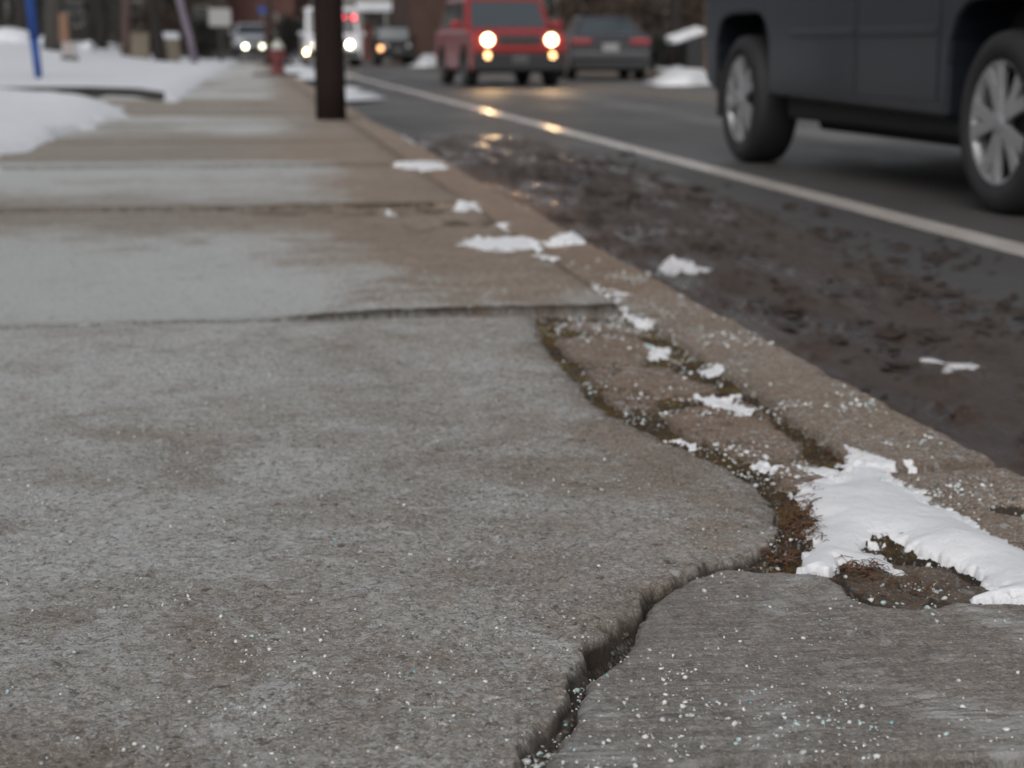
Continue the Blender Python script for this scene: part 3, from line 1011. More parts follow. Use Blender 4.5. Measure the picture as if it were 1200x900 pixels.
SP = 'snow patches left on the pavement and road'
snow_patch('snow_patch', W([(1003, 533), (1040, 545), (1048, 560), (1075, 576), (1092, 592), (1118, 600), (1132, 613), (1200, 645), (1290, 688), (1290, 745), (1200, 703), (1128, 700),
                            (1150, 692), (1166, 686), (1158, 674), (1130, 661), (1104, 655), (1082, 648), (1056, 640), (1044, 630), (1026, 627), (1016, 634), (1020, 644), (1036, 648),
                            (1056, 662), (1062, 671), (1046, 668), (1026, 657), (990, 656), (966, 668), (942, 662), (950, 640), (944, 622), (962, 606), (936, 592), (928, 574), (958, 567), (992, 562), (984, 546)], 0.115),
           0.023, 'large white snow patch lying over the kerb joint at the right edge', step=0.003, edge=0.085, ns=24, jit=0.011, group=SP)
PATCHES = [
    ([(936, 546), (984, 547), (996, 556), (978, 562), (950, 556)], 0.010, 'thin snow streak between the brown paving fragments and the big snow patch'),
    ([(878, 533), (898, 538), (912, 546), (904, 553), (886, 546)], 0.010, 'small snow clump in the mossy joint just above the rounded slab corner'),
    ([(814, 462), (842, 460), (868, 470), (888, 479), (870, 485), (838, 474)], 0.014, 'oval snow clump on the moss between two brown paving fragments'),
    ([(848, 458), (868, 460), (874, 468), (856, 468)], 0.012, 'tiny snow clump just beyond the oval clump beside the kerb'),
    ([(818, 430), (846, 428), (850, 436), (824, 440)], 0.012, 'small snow clump in the kerb joint halfway along the broken strip'),
    ([(728, 362), (752, 370), (768, 378), (762, 384), (742, 380)], 0.012, 'snow clump at the raised slab corner beside the kerb'),
    ([(690, 330), (700, 332), (726, 350), (740, 362), (730, 364), (708, 348)], 0.008, 'thin line of snow in the joint between raised slab and kerb'),
    ([(540, 288), (556, 279), (600, 280), (618, 275), (636, 286), (640, 293), (600, 297), (556, 294)], 0.030, 'long low snow heap lying across the pavement short of the kerb'),
    ([(634, 290), (648, 280), (664, 270), (684, 277), (690, 285), (660, 290)], 0.045, 'humped snow heap on the kerb beside the long low heap'),
    ([(618, 299), (640, 298), (658, 303), (652, 309), (630, 306)], 0.014, 'little snow streak just in front of the long low heap'),
    ([(524, 243), (538, 235), (562, 236), (570, 243), (556, 249), (532, 249)], 0.045, 'rounded snow lump at the broken slab joint'),
    ([(578, 262), (590, 254), (602, 262), (600, 270), (584, 269)], 0.035, 'small rounded snow lump between the broken joint and the kerb'),
    ([(456, 194), (486, 188), (524, 191), (528, 197), (492, 200), (466, 199)], 0.035, 'flat snow strip lying at the far dark slab joint'),
    ([(606, 232), (616, 229), (634, 240), (630, 247), (616, 241)], 0.025, 'narrow snow strip on the kerb edge beside the red-brown silt'),
    ([(440, 246), (462, 245), (470, 253), (448, 254)], 0.010, 'faint thin snow smear in the broken slab joint'),
    ([(784, 510), (812, 514), (828, 523), (808, 523)], 0.008, 'thin sliver of snow on the mossy edge of the big slab'),
    ([(756, 402), (784, 404), (788, 416), (764, 417)], 0.008, 'patch of slushy salt and snow in the kerb joint'),
    ([(1056, 540), (1076, 542), (1078, 547), (1060, 546)], 0.005, 'thin snow smear on the kerb joint above the big patch'),
    ([(984, 524), (1004, 530), (1010, 540), (992, 540)], 0.010, 'small snow clump touching the top of the big snow patch'),
]
for i, (p, t, lab) in enumerate(PATCHES):
    yy = at(*p[0])[1]
    snow_patch('snow_patch', W(p), t * (0.6 if yy < 4 else 0.42), lab, step=0.0025 if yy < 4 else 0.005 * yy / 4, edge=0.025 if yy < 4 else 0.010 * yy, ns=30 if yy < 4 else 22, jit=0.009 if yy < 4 else 0.036, group=SP, seed=i * 3)
for i, (p, t, lab) in enumerate([
    ([(768, 318), (786, 302), (800, 300), (808, 308), (828, 306), (826, 314), (800, 318), (776, 324)], 0.012, 'dirty snow remnant lying in the gutter beside the kerb'),
    ([(1078, 410), (1092, 412), (1108, 420), (1140, 418), (1136, 428), (1112, 436), (1092, 428)], 0.012, 'dirty snow remnant out on the muddy road under the pickup side'),
    ([(456, 162), (470, 162), (484, 170), (478, 176), (464, 172)], 0.06, 'small snow lump in the gutter near the utility pole'),
]):
    snow_patch('snow_patch', W(p, 0.02), t, lab, step=0.010, edge=0.07, mat='snow_gutter', base=lambda x, y: mud_h(x, y) - 0.003, ns=16, jit=0.05, group=SP, seed=40 + i)

# ------------------------------------------------------------------ salt crystals
SV, SF, SC = [], [], []
ICO = [(0, 0, 1), (.89, 0, .45), (.28, .85, .45), (-.72, .53, .45), (-.72, -.53, .45), (.28, -.85, .45), (.72, .53, -.45), (-.28, .85, -.45), (-.89, 0, -.45), (-.28, -.85, -.45), (.72, -.53, -.45), (0, 0, -1)]
ICF = [(0, 1, 2), (0, 2, 3), (0, 3, 4), (0, 4, 5), (0, 5, 1), (1, 6, 2), (2, 7, 3), (3, 8, 4), (4, 9, 5), (5, 10, 1), (6, 7, 2), (7, 8, 3), (8, 9, 4), (9, 10, 5), (10, 6, 1), (11, 7, 6), (11, 8, 7), (11, 9, 8), (11, 10, 9), (11, 6, 10)]
cand = []
for i in range(56000):
    u = random.random()
    y = 1.22 + 3.6 * u ** 1.5
    x = random.uniform(-0.35, 1.06)
    cand.append((x, y))
cx = np.array([c[0] for c in cand]); cy = np.array([c[1] for c in cand])
ch, cz = ground_h(cx, cy)
clus = vn(cx * 7, cy * 7, 140) + 0.8 * vn(cx * 25, cy * 25, 141)
keepp = np.select([cz == 0, cz == 1, cz == 2, cz == 3, cz == 4], [0.16, 0.10, 0.62, 0.42, 0.38], 0.0) * np.clip(0.35 + 3.4 * clus, 0.03, 2.4)
keepp *= np.where((cz == 1), np.where(cx < 0.56, 1.8, 0.55), 1)
kk = (rng.random(len(cx)) < keepp) & (ch > np.where(cy < 1.93, 0.1, 0.05))
for x, y, z, zo in zip(cx[kk], cy[kk], ch[kk], cz[kk]):
    s = min(0.0034, 0.0006 + rng.exponential(0.0008)) * (0.85 if zo == 0 else 1.0) * (1.0 if zo < 2 else 1.5)
    if zo == 1 and y < 1.45:
        s *= 1.15
    m = Matrix.Rotation(random.uniform(0, 6.28), 3, 'Z') @ Matrix.Rotation(random.uniform(-.5, .5), 3, 'X')
    sx, sy, sz = random.uniform(.7, 1.3), random.uniform(.6, 1.1), random.uniform(.5, .95)
    base = len(SV)
    tone = random.random()
    for p in ICO:
        q = m @ Vector((p[0] * sx, p[1] * sy, p[2] * sz)) * random.uniform(.5, 1.3)
        SV.append((x + q.x * s, y + q.y * s, z + q.z * s + s * 0.35))
        SC.append(tone)
    SF.extend((base + a, base + b, base + c) for a, b, c in ICF)


def salt_mat():
    m, nt, b = new_mat('salt_crystal')
    t = attr(nt, 'tone')
    c = mix(nt, ramp(nt, t, 0.0, 0.7), (0.36, 0.37, 0.365), (0.62, 0.63, 0.63))
    c = mix(nt, ramp(nt, t, 0.86, 0.87), c, (0.38, 0.49, 0.48))
    c = mix(nt, ramp(nt, t, 0.98, 0.981), c, (0.20, 0.42, 0.45))
    nt.links.new(c, b.inputs['Base Color'])
    b.inputs['Roughness'].default_value = 0.45
    b.inputs['Subsurface Weight'].default_value = 0.3
    b.inputs['Subsurface Radius'].default_value = (0.002, 0.002, 0.002)
    b.inputs['Subsurface Scale'].default_value = 1.0
    return m


tag(np_mesh('road_salt', np.array(SV), np.array(SF), salt_mat(), {'tone': np.array(SC)}, smooth=False), 'white and pale teal salt grains strewn on the pavement', kind='stuff')

# loose rubble lying in the crack
RV, RF = [], []
for i in range(150):
    k = random.randint(0, 10)
    (ax, ay), (bx_, by_) = B_PTS[k], B_PTS[k + 1]
    f = random.random()
    x = ax + (bx_ - ax) * f - random.uniform(0.0, 0.02); y = ay + (by_ - ay) * f + random.uniform(-0.004, 0.022)
    gz, zo = ground_h(x, y)
    if zo[0] != 2:
        continue
    s_ = random.uniform(0.001, 0.004)
    m = Matrix.Rotation(random.uniform(0, 6.28), 3, 'Z') @ Matrix.Rotation(random.uniform(-.6, .6), 3, 'X')
    b0 = len(RV)
    for p in ICO:
        q = m @ Vector((p[0] * 1.2, p[1] * .9, p[2] * .7)) * random.uniform(.7, 1.25)
        RV.append((x + q.x * s_, y + q.y * s_, gz[0] + q.z * s_ + s_ * .3))
    RF.extend((b0 + a, b0 + b, b0 + c) for a, b, c in ICF)
tag(np_mesh('rubble', np.array(RV), np.array(RF), simple('rubble_stone', (0.09, 0.078, 0.066), 0.85, var=0.5, vscale=90), smooth=False), 'loose grey concrete rubble lying in the crack', kind='stuff')

# dead needles and grass scraps in the widest joint
NV, NF = [], []
spots = [((905, 655), (30, 12), 150), ((935, 620), (22, 28), 260), ((1010, 668), (26, 14), 120), ((1060, 690), (45, 12), 60), ((985, 535), (20, 10), 120), ((760, 475), (40, 12), 60), ((955, 590), (16, 14), 80)]
for (cxp, cyp), (rx, ry), n in spots:
    for i in range(n):
        x, y = at(random.gauss(cxp, rx * 0.6), random.gauss(cyp, ry * 0.6), 0.11)
        gz, zo = ground_h(x, y)
        if zo[0] not in (2, 3):
            continue
        L = random.uniform(0.008, 0.03); a = random.uniform(0, 6.28); w = random.uniform(0.0004, 0.0009)
        dx, dy = math.cos(a), math.sin(a)
        b0 = len(NV)
        z0 = gz[0] + random.uniform(0.001, 0.006)
        zz = (0, random.uniform(0, .006), random.uniform(-.001, .006))
        for k in range(3):
            f = (k - 1) * L / 2
            bend = 0.15 * L * (1 - abs(k - 1))
            NV.append((x + dx * f - dy * (bend - w), y + dy * f + dx * (bend - w), z0 + zz[k]))
            NV.append((x + dx * f - dy * (bend + w), y + dy * f + dx * (bend + w), z0 + zz[k] + 0.0006))
        NF += [(b0, b0 + 1, b0 + 3, b0 + 2), (b0 + 2, b0 + 3, b0 + 5, b0 + 4)]
tag(np_mesh('dead_grass', np.array(NV), np.array(NF), M['needle'], smooth=False), 'red brown dead needles and grass in the pavement joint', kind='stuff')


# ------------------------------------------------------------------ lawn, path and far snow
def lawn_h(x, y):
    side = sst(0.0, 8.0, -1.0 - x)
    return 0.21 + 0.78 * sst(28, 60, y) * side + 0.06 * sst(60, 90, y) + 0.03 * vn(x * 0.7, y * 0.7, 301) + 0.015 * vn(x * 3, y * 3, 302)


LE = [at(205, 119, 0.16), at(240, 94, 0.16), at(265, 80, 0.16), at(282, 71, 0.16)]
xs = axis_pts([(-60, -12, 1.2), (-12, -0.2, 0.09)])
ys = grow(18.6, 120, 0.10, 20, 1.5)
X, Y = np.meshgrid(xs, ys); x, y = X.ravel(), Y.ravel()
POLY_L = [(-60, 23.6), (-5.5, 23.0), at(100, 107, 0.16), at(165, 110, 0.16), LE[0], LE[1], LE[2], LE[3], (-0.45, 92), (-8, 120), (-60, 120)]
d = sdf(POLY_L, x + 0.16 * fbm(x * 2.2, y * 1.1, 311, 3), y + 0.2 * fbm(x * 2, y * 1, 315, 3))
z = np.where(d > 0, 0.08 + (lawn_h(x, y) - 0.08) * np.sqrt(np.clip(d / 0.35, 0, 1)), 0.02)
V = np.stack([x, y, z], 1)
Fq = grid_faces(len(xs), len(ys))
v_, f_, _ = submesh(V, Fq, (d[Fq] > 0).any(1), {})
tag(np_mesh('snow', v_, f_, M['snow_far']), kind='structure')
# path between the near bank and the lawn
V = np.array([(-60, 17.0, 0.10), (-1.0, 17.0, 0.108), (-0.8, 24.5, 0.108), (-60, 26, 0.10)])
tag(np_mesh('path', V, np.array([[0, 1, 2, 3]]), M['dirt'], smooth=False), kind='structure')
bm = B()
pts = [(-30, 23.55), (-5.5, 22.9), at(100, 109, 0.14), at(160, 112, 0.13), at(188, 117, 0.13)]
for (ax, ay), (bx, by) in zip(pts, pts[1:]):
    L = math.hypot(bx - ax, by - ay)
    box(bm, ((ax + bx) / 2, (ay + by) / 2, 0.15), (L + 0.02, 0.10, 0.14), math.atan2(by - ay, bx - ax))
tag(obj('edging', bm, M['edging'], bev=0.01), 'low dark edging along the front of the snowy lawn', 'edging')
snow_patch('snow_bank', W([(-420, 110), (-150, 108), (0, 109), (44, 111), (78, 114), (112, 119), (140, 127), (148, 133), (128, 141), (108, 148), (72, 158), (50, 166), (0, 184), (-420, 330)], 0.14), 0.13,
           'smooth white snow bank at the left edge, nearest beside the pavement', step=0.045, edge=0.5, mat='snow_far', base=0.10, ns=2.2, jit=0.12, cat='snow bank')
sheet('ground', -1.76, -60, 5, 17.05, 0.095, M['dirt'])
sheet('ground', -1.76, -60, -3, 5, 0.098, M['snow_far'])
sheet('pavement', -1.75, 1.05, -3, 1.0, 0.118, M['slab'])
for i, (p, z, t, lab, mt) in enumerate([
    ([(398, 101), (412, 102), (420, 107), (424, 113), (414, 116), (400, 115)], 0.06, 0.07, 'snow heap on the kerb just behind the utility pole foot', 'snow_far'),
    ([(342, 78), (352, 75), (372, 84), (380, 94), (366, 96), (352, 88)], 0.10, 0.14, 'snow ridge along the kerb between the hydrant and the utility pole', 'snow_far'),
    ([(772, 96), (786, 86), (810, 84), (836, 90), (842, 96), (812, 100), (784, 100)], 0.0, 0.33, 'pointed dirty snow heap at the foot of the far trunk', 'snow_dirty'),
    ([(484, 74), (500, 71), (514, 73), (516, 77), (492, 78)], 0.0, 0.5, 'snow heap in front of the brown brick house', 'snow_far'),
    ([(412, 68), (430, 66), (446, 67), (448, 71), (424, 72)], 0.0, 0.45, 'snow heap in front of the grey porch house', 'snow_far'),
    ([(334, 69), (350, 67), (366, 68), (366, 72), (344, 73)], 0.0, 0.55, 'snow heap behind the fire hydrant', 'snow_far'),
]):
    P = W(p, z + 0.01)
    span = max(q[1] for q in P) - min(q[1] for q in P)
    snow_patch('snow_heap', P, t, lab, step=max(0.05, span / 60), edge=0.35, mat=mt, base=z - 0.01, ns=1.6, jit=0.18, cat='snow heap', group='heaps of ploughed snow along the street', seed=60 + i)
# snow verge on the far side of the road
xs = np.linspace(11.7, 40, 60); ys = np.linspace(20, 150, 120)
X, Y = np.meshgrid(xs, ys); x, y = X.ravel(), Y.ravel()
z = 0.10 + 0.25 * sst(11.7, 13.2, x) * (0.7 + 0.8 * vn(x * 0.8, y * 0.5, 321)) + 0.02 * (x - 11.7)
tag(np_mesh('snow', np.stack([x, y, z], 1), grid_faces(60, 120), M['snow_far']), kind='structure')
# street rising at the far end of the pavement
V = np.array([(-14, 72, 0.06), (1.0, 72, 0.11), (1.4, 79, 0.36), (-14, 79, 0.36), (-14, 98, 0.55), (1.6, 98, 0.55)])
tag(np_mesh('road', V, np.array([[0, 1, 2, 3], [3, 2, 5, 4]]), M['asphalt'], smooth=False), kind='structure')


# ------------------------------------------------------------------ vehicles
def wheel(parent, x, y, r, w, rimf=0.66, spokes=5, rim='alloy', side=1, rot=0.3):
    """wheel part (hub) at local x (outer face side = side), with tyre and rim below it"""
    bm = B()
    lathe(bm, [(0.0, -w * 0.25), (r * 0.55, -w * 0.25), (r * 0.55, w * 0.05), (0.0, w * 0.05)], 20, 'x')
    hub = obj('wheel', bm, M['void'], parent)
    hub.location = (x, y, r)
    ri = r * rimf
    s = side
    bm = B()
    prof = [(ri, -w / 2), (r * 0.90, -w / 2), (r * 0.975, -w * 0.42), (r, -w * 0.28), (r, w * 0.28), (r * 0.975, w * 0.42), (r * 0.90, w / 2), (ri + .02, w / 2), (ri, w * 0.42)]
    lathe(bm, prof, 48, 'x', closed=True)
    obj('tyre', bm, M['rubber'], hub, smooth=True)
    bm = B()
    lathe(bm, [(ri * 1.0, s * w * 0.40), (ri * 0.985, s * w * 0.47), (ri * 0.93, s * w * 0.46), (ri * 0.90, s * w * 0.36), (ri * 0.90, -s * w * 0.3), (ri, -s * w * 0.3)], 48, 'x', closed=True)
    for k in range(spokes):
        a = rot + 2 * math.pi * k / spokes
        for da, th in ((-0.15, 0.10), (0.15, 0.10)):
            pts = []
            for rr, ww, xo in ((0.14, 0.075, 0.46), (0.55, 0.085, 0.45), (0.93, 0.105, 0.46)):
                aa = a + da * (0.6 + 1.0 * rr)
                pts.append((rr * ri, aa, ww * ri * 1.25, s * w * xo))
            prev = None
            for rr, aa, hw, xo in pts:
                c = Vector((0, math.cos(aa), math.sin(aa))) * rr
                t = Vector((0, -math.sin(aa), math.cos(aa)))
                q = [bm.verts.new(c + t * hw + Vector((xo, 0, 0))), bm.verts.new(c - t * hw + Vector((xo, 0, 0))),
                     bm.verts.new(c - t * hw + Vector((xo - s * 0.03, 0, 0))), bm.verts.new(c + t * hw + Vector((xo - s * 0.03, 0, 0)))]
                if prev:
                    for i in range(4):
                        bm.faces.new((prev[i], prev[(i + 1) % 4], q[(i + 1) % 4], q[i]))
                prev = q
    lathe(bm, [(0.0, s * w * 0.50), (ri * 0.14, s * w * 0.49), (ri * 0.2, s * w * 0.44), (ri * 0.2, s * w * 0.3), (0, s * w * 0.3)], 20, 'x')
    obj('rim', bm, M[rim], hub, bev=0.004, seg=1)
    return hub


def arch(yc, zc, ra, z0, square=0.0, n=12):
    """points of a wheel arch, going from +y to -y side at the sill height z0 (profile runs with decreasing y)"""
    if square:
        hp = [(1.0, None), (1.0, 0.45), (0.97, 0.66), (0.86, 0.86), (0.68, 0.97), (0.45, 1.0)]
        half = [(yc + ra * a, z0 if f is None else zc + ra * f) for a, f in hp]
        return half + [(2 * yc - y, z) for y, z in half[::-1]]
    a0 = math.asin(max(-1, min(1, (z0 - zc) / ra)))
    return [(yc + ra * math.cos(a0 + (math.pi - 2 * a0) * k / n), zc + ra * math.sin(a0 + (math.pi - 2 * a0) * k / n)) for k in range(n + 1)]


def quad(bm, pts, off=Vector((0, 0, 0)), thick=None):
    vs_ = [bm.verts.new(Vector(p) + off) for p in pts]
    bm.faces.new(vs_)


def slab_quad(pts, t):
    """a thin panel with thickness t along its normal"""
    bm = B()
    p = [Vector(q) for q in pts]
    n = (p[1] - p[0]).cross(p[3] - p[0]).normalized() * t
    a = [bm.verts.new(q - n) for q in p]
    b = [bm.verts.new(q + n) for q in p]
    bm.faces.new(a[::-1]); bm.faces.new(b)
    for i in range(4):
        bm.faces.new((a[i], a[(i + 1) % 4], b[(i + 1) % 4], b[i]))
    return bm


def lerp(a, b, t):
    return tuple(a[i] + (b[i] - a[i]) * t for i in range(3))


def inset(q, mx, my):
    """inset of a quad (bl, br, tr, tl) by fractions"""
    bl, br, tr, tl = q
    def P(u, v):
        return lerp(lerp(bl, br, u), lerp(tl, tr, u), v)
    return [P(mx, my), P(1 - mx, my), P(1 - mx, 1 - my), P(mx, 1 - my)]


def vehicle(name, label, cat, loc, rz, L=4.3, Wd=1.8, zs=0.25, belt=0.95, hood=0.95, roof=1.65, wb=2.6, r=0.34, paint='p_red', glass='glass',
            cab=(0.9, 1.25, 3.4, 3.95), wt=0.78, square=0.0, ra=None, rim='alloy', group=None, nose=0.12, side_windows=2, rear=None, front_over=None, spokes=5, bev=0.05, belt_r=None):
    """vehicle facing -y; y measured from the front (0) to the back (L) along local +y, centred on the middle"""
    t = thing(name, label, cat, loc, rz, group)
    h = L / 2
    fo = front_over if front_over else (L - wb) * 0.46
    yf, yr = -h + fo, -h + fo + wb
    ra = ra or r + 0.06
    br = belt_r or belt
    prof = [(-h + nose * 0.3, zs), (-h, zs + 0.15), (-h, hood - 0.22), (-h + nose, hood - 0.05), (-h + nose + 0.15, hood), (-h + cab[0], belt), (-h + cab[3], br)]
    prof += [(h - 0.05, br - 0.01), (h, br - 0.10), (h - 0.01, zs + 0.2), (h - 0.06, zs + 0.02)]
    bot = arch(yr, r, ra, zs, square) + arch(yf, r, ra, zs, square)
    prof += bot
    bm = B()
    prism_x(bm, prof, -Wd / 2, Wd / 2)
    obj('body', bm, M[paint], t, bev=bev, seg=3)
    # dark inner tub fills the arches and underside
    bm = B()
    box(bm, (0, (yf + yr) / 2, (zs + belt) / 2 - 0.08), (Wd - 0.52, L - 0.5, belt - zs - 0.1))
    box(bm, (0, (yf + yr) / 2, zs + 0.0), (Wd - 0.2, wb - 2 * ra - 0.06, 0.12))
    obj('underbody', bm, M['void'], t)
    # cabin
    y0, y1, y2, y3 = (-h + c for c in cab)
    wbt, wtp = Wd / 2 - 0.05, Wd / 2 * wt
    zb = min(belt, br) - 0.04
    lo = [(-wbt, y0, zb), (wbt, y0, zb), (wbt, y3, zb), (-wbt, y3, zb)]
    hi = [(-wtp, y1, roof), (wtp, y1, roof), (wtp, y2, roof), (-wtp, y2, roof)]
    bm = B()
    a = [bm.verts.new(p) for p in lo]; b = [bm.verts.new(p) for p in hi]
    bm.faces.new(a[::-1]); bm.faces.new(b)
    for i in range(4):
        bm.faces.new((a[i], a[(i + 1) % 4], b[(i + 1) % 4], b[i]))
    obj('cabin', bm, M[paint], t, bev=0.05, seg=3)
    obj('windscreen', slab_quad(inset([lo[0], lo[1], hi[1], hi[0]], 0.06, 0.12), 0.006), M[glass], t)
    obj('rear_window', slab_quad(inset([lo[2], lo[3], hi[3], hi[2]], 0.08, 0.16), 0.006), M[glass], t)
    for sgn, q in ((1, [lo[1], lo[2], hi[2], hi[1]]), (-1, [lo[3], lo[0], hi[0], hi[3]])):
        for k in range(side_windows):
            u0, u1 = 0.06 + 0.9 * k / side_windows, 0.06 + 0.9 * (k + 1) / side_windows - 0.03
            def P(u, v):
                return lerp(lerp(q[0], q[1], u), lerp(q[3], q[2], u), v)
            obj('side_window', slab_quad([P(u0, 0.15), P(u1, 0.15), P(u1, 0.88), P(u0, 0.88)], 0.006), M[glass], t)
    for s in (-1, 1):
        wheel(t, s * (Wd / 2 - 0.12), yf, r, 0.23, side=s, rim=rim, spokes=spokes)
        wheel(t, s * (Wd / 2 - 0.12), yr, r, 0.23, side=s, rim=rim, spokes=spokes)
        bm = B(); box(bm, (s * (Wd / 2 + 0.09), y0 + 0.25, belt + 0.10), (0.20, 0.10, 0.15))
        obj('mirror', bm, M[paint], t, bev=0.03)
    return t


def disc(parent, name, c, r, mat, axis='y', depth=0.03, n=24):
    bm = B()
    lathe(bm, [(0, -depth), (r * 0.92, -depth), (r, -depth * 0.4), (r, depth), (0, depth)], n, axis, center=c)
    return obj(name, bm, M[mat], parent)


def part(parent, name, c, s, mat, bev=0.01, rz=0.0, taper=1.0):
    bm = B()
    box(bm, c, s, rz, taper)
    return obj(name, bm, M[mat], parent, bev=bev)


# --- the dark pickup passing on the right
PX0 = 3.18
t = thing('pickup_truck', 'dark blue grey pickup truck passing close at the right edge', 'pickup truck', (PX0 + 1.0, 8.93, 0), R(1.9))
yf, yr, zs = -1.79, 1.79, 0.40
prof = [(-2.78, 0.42), (-2.82, 0.62), (-2.80, 1.02), (-2.72, 1.14), (-1.45, 1.22), (1.02, 1.22), (1.02, 1.26), (2.53, 1.26), (2.57, 1.18), (2.57, 0.74), (2.53, 0.50)]
prof += arch(yr, 0.40, 0.53, 0.44, 0.38) + arch(yf, 0.40, 0.53, 0.40, 0.38)
bm = B(); prism_x(bm, prof, -1.0, 1.0)
obj('body', bm, M['p_truck'], t, bev=0.045, seg=3)
bm = B(); box(bm, (0, -0.15, 0.72), (1.44, 4.8, 0.62)); box(bm, (0, -0.02, 0.38), (1.80, 2.40, 0.16)); box(bm, (0, 0.3, 0.29), (1.2, 2.3, 0.14)); box(bm, (0, -0.1, 0.34), (1.40, 4.7, 0.12))
obj('underbody', bm, M['void'], t, bev=0.03)
lo = [(-0.94, -1.5, 1.18), (0.94, -1.5, 1.18), (0.94, 1.0, 1.18), (-0.94, 1.0, 1.18)]
hi = [(-0.74, -0.75, 1.86), (0.74, -0.75, 1.86), (0.76, 0.86, 1.86), (-0.76, 0.86, 1.86)]
bm = B(); a = [bm.verts.new(p) for p in lo]; b = [bm.verts.new(p) for p in hi]
bm.faces.new(a[::-1]); bm.faces.new(b)
for i in range(4):
    bm.faces.new((a[i], a[(i + 1) % 4], b[(i + 1) % 4], b[i]))
obj('cabin', bm, M['p_truck'], t, bev=0.05, seg=3)
obj('windscreen', slab_quad(inset([lo[0], lo[1], hi[1], hi[0]], 0.06, 0.1), 0.006), M['glass'], t)
obj('rear_window', slab_quad(inset([lo[2], lo[3], hi[3], hi[2]], 0.1, 0.16), 0.006), M['glass'], t)
for q in ([lo[1], lo[2], hi[2], hi[1]], [lo[3], lo[0], hi[0], hi[3]]):
    for u0, u1 in ((0.10, 0.5), (0.54, 0.94)):
        P = lambda u, v: lerp(lerp(q[0], q[1], u), lerp(q[3], q[2], u), v)
        obj('side_window', slab_quad([P(u0, 0.15), P(u1, 0.15), P(u1, 0.88), P(u0, 0.88)], 0.006), M['glass'], t)
for s in (-1, 1):
    # two doors with their crease, sill trim and handles
    for y0, y1 in ((-1.16, -0.16), (-0.14, 0.86)):
        yc = (y0 + y1) / 2
        bm = B()
        prism_x(bm, [(y0, 0.47), (y1, 0.47), (y1, 1.19), (y0, 1.19)], s * 0.985, s * 1.008)
        box(bm, (s * 1.008, yc, 0.80), (0.016, y1 - y0 - 0.03, 0.045))
        dr = obj('door', bm, M['p_truck'], t, bev=0.006)
        bm = B(); box(bm, (s * 1.022, y1 - 0.14, 1.08), (0.03, 0.18, 0.035)); obj('handle', bm, M['p_truck'], dr, bev=0.008)
    part(t, 'bed_crease', (s * 1.004, 1.70, 1.06), (0.014, 1.56, 0.05), 'p_truck', 0.005)
    for yy in (yr, yf):
        wheel(t, s * 0.87, yy, 0.40, 0.275, 0.69, 5, 'alloy', s, rot=R(36) if s > 0 else R(144 + 0))
    part(t, 'mud_flap', (s * 0.86, yr + 0.50, 0.42), (0.26, 0.015, 0.30), 'black', 0)
    part(t, 'mirror', (s * 1.13, -1.05, 1.32), (0.24, 0.12, 0.24), 'black', 0.04)
    part(t, 'headlight', (s * 0.80, -2.80, 0.98), (0.34, 0.08, 0.20), 'lens', 0.02)
    part(t, 'tail_light', (s * 0.90, 2.565, 1.02), (0.17, 0.05, 0.36), 'tail', 0.02)
part(t, 'bumper', (0, 2.61, 0.60), (1.9, 0.2, 0.22), 'chrome', 0.04)
part(t, 'front_bumper', (0, -2.84, 0.58), (1.9, 0.14, 0.26), 'chrome', 0.04)
part(t, 'grille', (0, -2.81, 0.93), (1.2, 0.06, 0.30), 'black', 0.02)
part(t, 'tailgate', (0, 2.575, 1.02), (1.58, 0.03, 0.42), 'p_truck', 0.01)


# --- red car
c = far(599, 102, 31.8)
t = vehicle('red_car', 'boxy red car coming on with round lit headlights and amber lamps', 'car', (c[0] + 0.05, 33.9, 0), 0.05, L=4.25, Wd=1.80, zs=0.30, belt=1.05, hood=1.03, roof=1.68, wb=2.57, r=0.345,
            paint='p_red', cab=(0.95, 1.55, 3.7, 4.15), wt=0.82, rim='darkrim', nose=0.10, front_over=0.86, bev=0.11, glass='glass_pale')
for s in (-1, 1):
    for yy in (-2.125 + 0.86, -2.125 + 0.86 + 2.57):
        bm = B(); tube(bm, [(s * 0.89, y_, z_) for y_, z_ in arch(yy, 0.345, 0.43, 0.32)], 0.035, 8); obj('arch_trim', bm, M['black'], t, smooth=True)
h = 4.25 / 2
for s in (-1, 1):
    hl = disc(t, 'headlight', (s * 0.60, -h - 0.012, 0.865), 0.105, 'lamp_warm')
    ld = bpy.data.lights.new('headlight_beam', 'SPOT')      # the lit headlamp's own beam
    ld.energy = 50
    ld.color = (1.0, 0.62, 0.30)
    ld.shadow_soft_size = 0.07
    ld.spot_size = R(70)
    ld.spot_blend = 0.6
    lo_ = link(bpy.data.objects.new('headlight_beam', ld), t)
    lo_.location = (s * 0.60, -h - 0.13, 0.865)
    lo_.rotation_euler = (R(87), 0, math.pi)
    disc(t, 'fog_lamp', (s * 0.615, -h - 0.03, 0.575), 0.062, 'lamp_fog')
part(t, 'grille', (0, -h - 0.005, 0.865), (0.86, 0.05, 0.17), 'black', 0.02)
for k in range(7):
    part(t, 'grille_bar', (-0.36 + k * 0.12, -h - 0.022, 0.865), (0.035, 0.03, 0.15), 'darkrim', 0.005)
part(t, 'lower_bumper', (0, -h - 0.01, 0.46), (1.74, 0.10, 0.32), 'black', 0.03)
part(t, 'bumper', (0, -h - 0.012, 0.70), (1.70, 0.07, 0.10), 'p_red', 0.03)
part(t, 'number_plate', (0, -h - 0.07, 0.52), (0.30, 0.012, 0.15), 'darkrim', 0.0)
for s in (-1, 1):
    part(t, 'tail_light', (s * 0.74, h - 0.005, 0.95), (0.2, 0.05, 0.2), 'tail', 0.02)

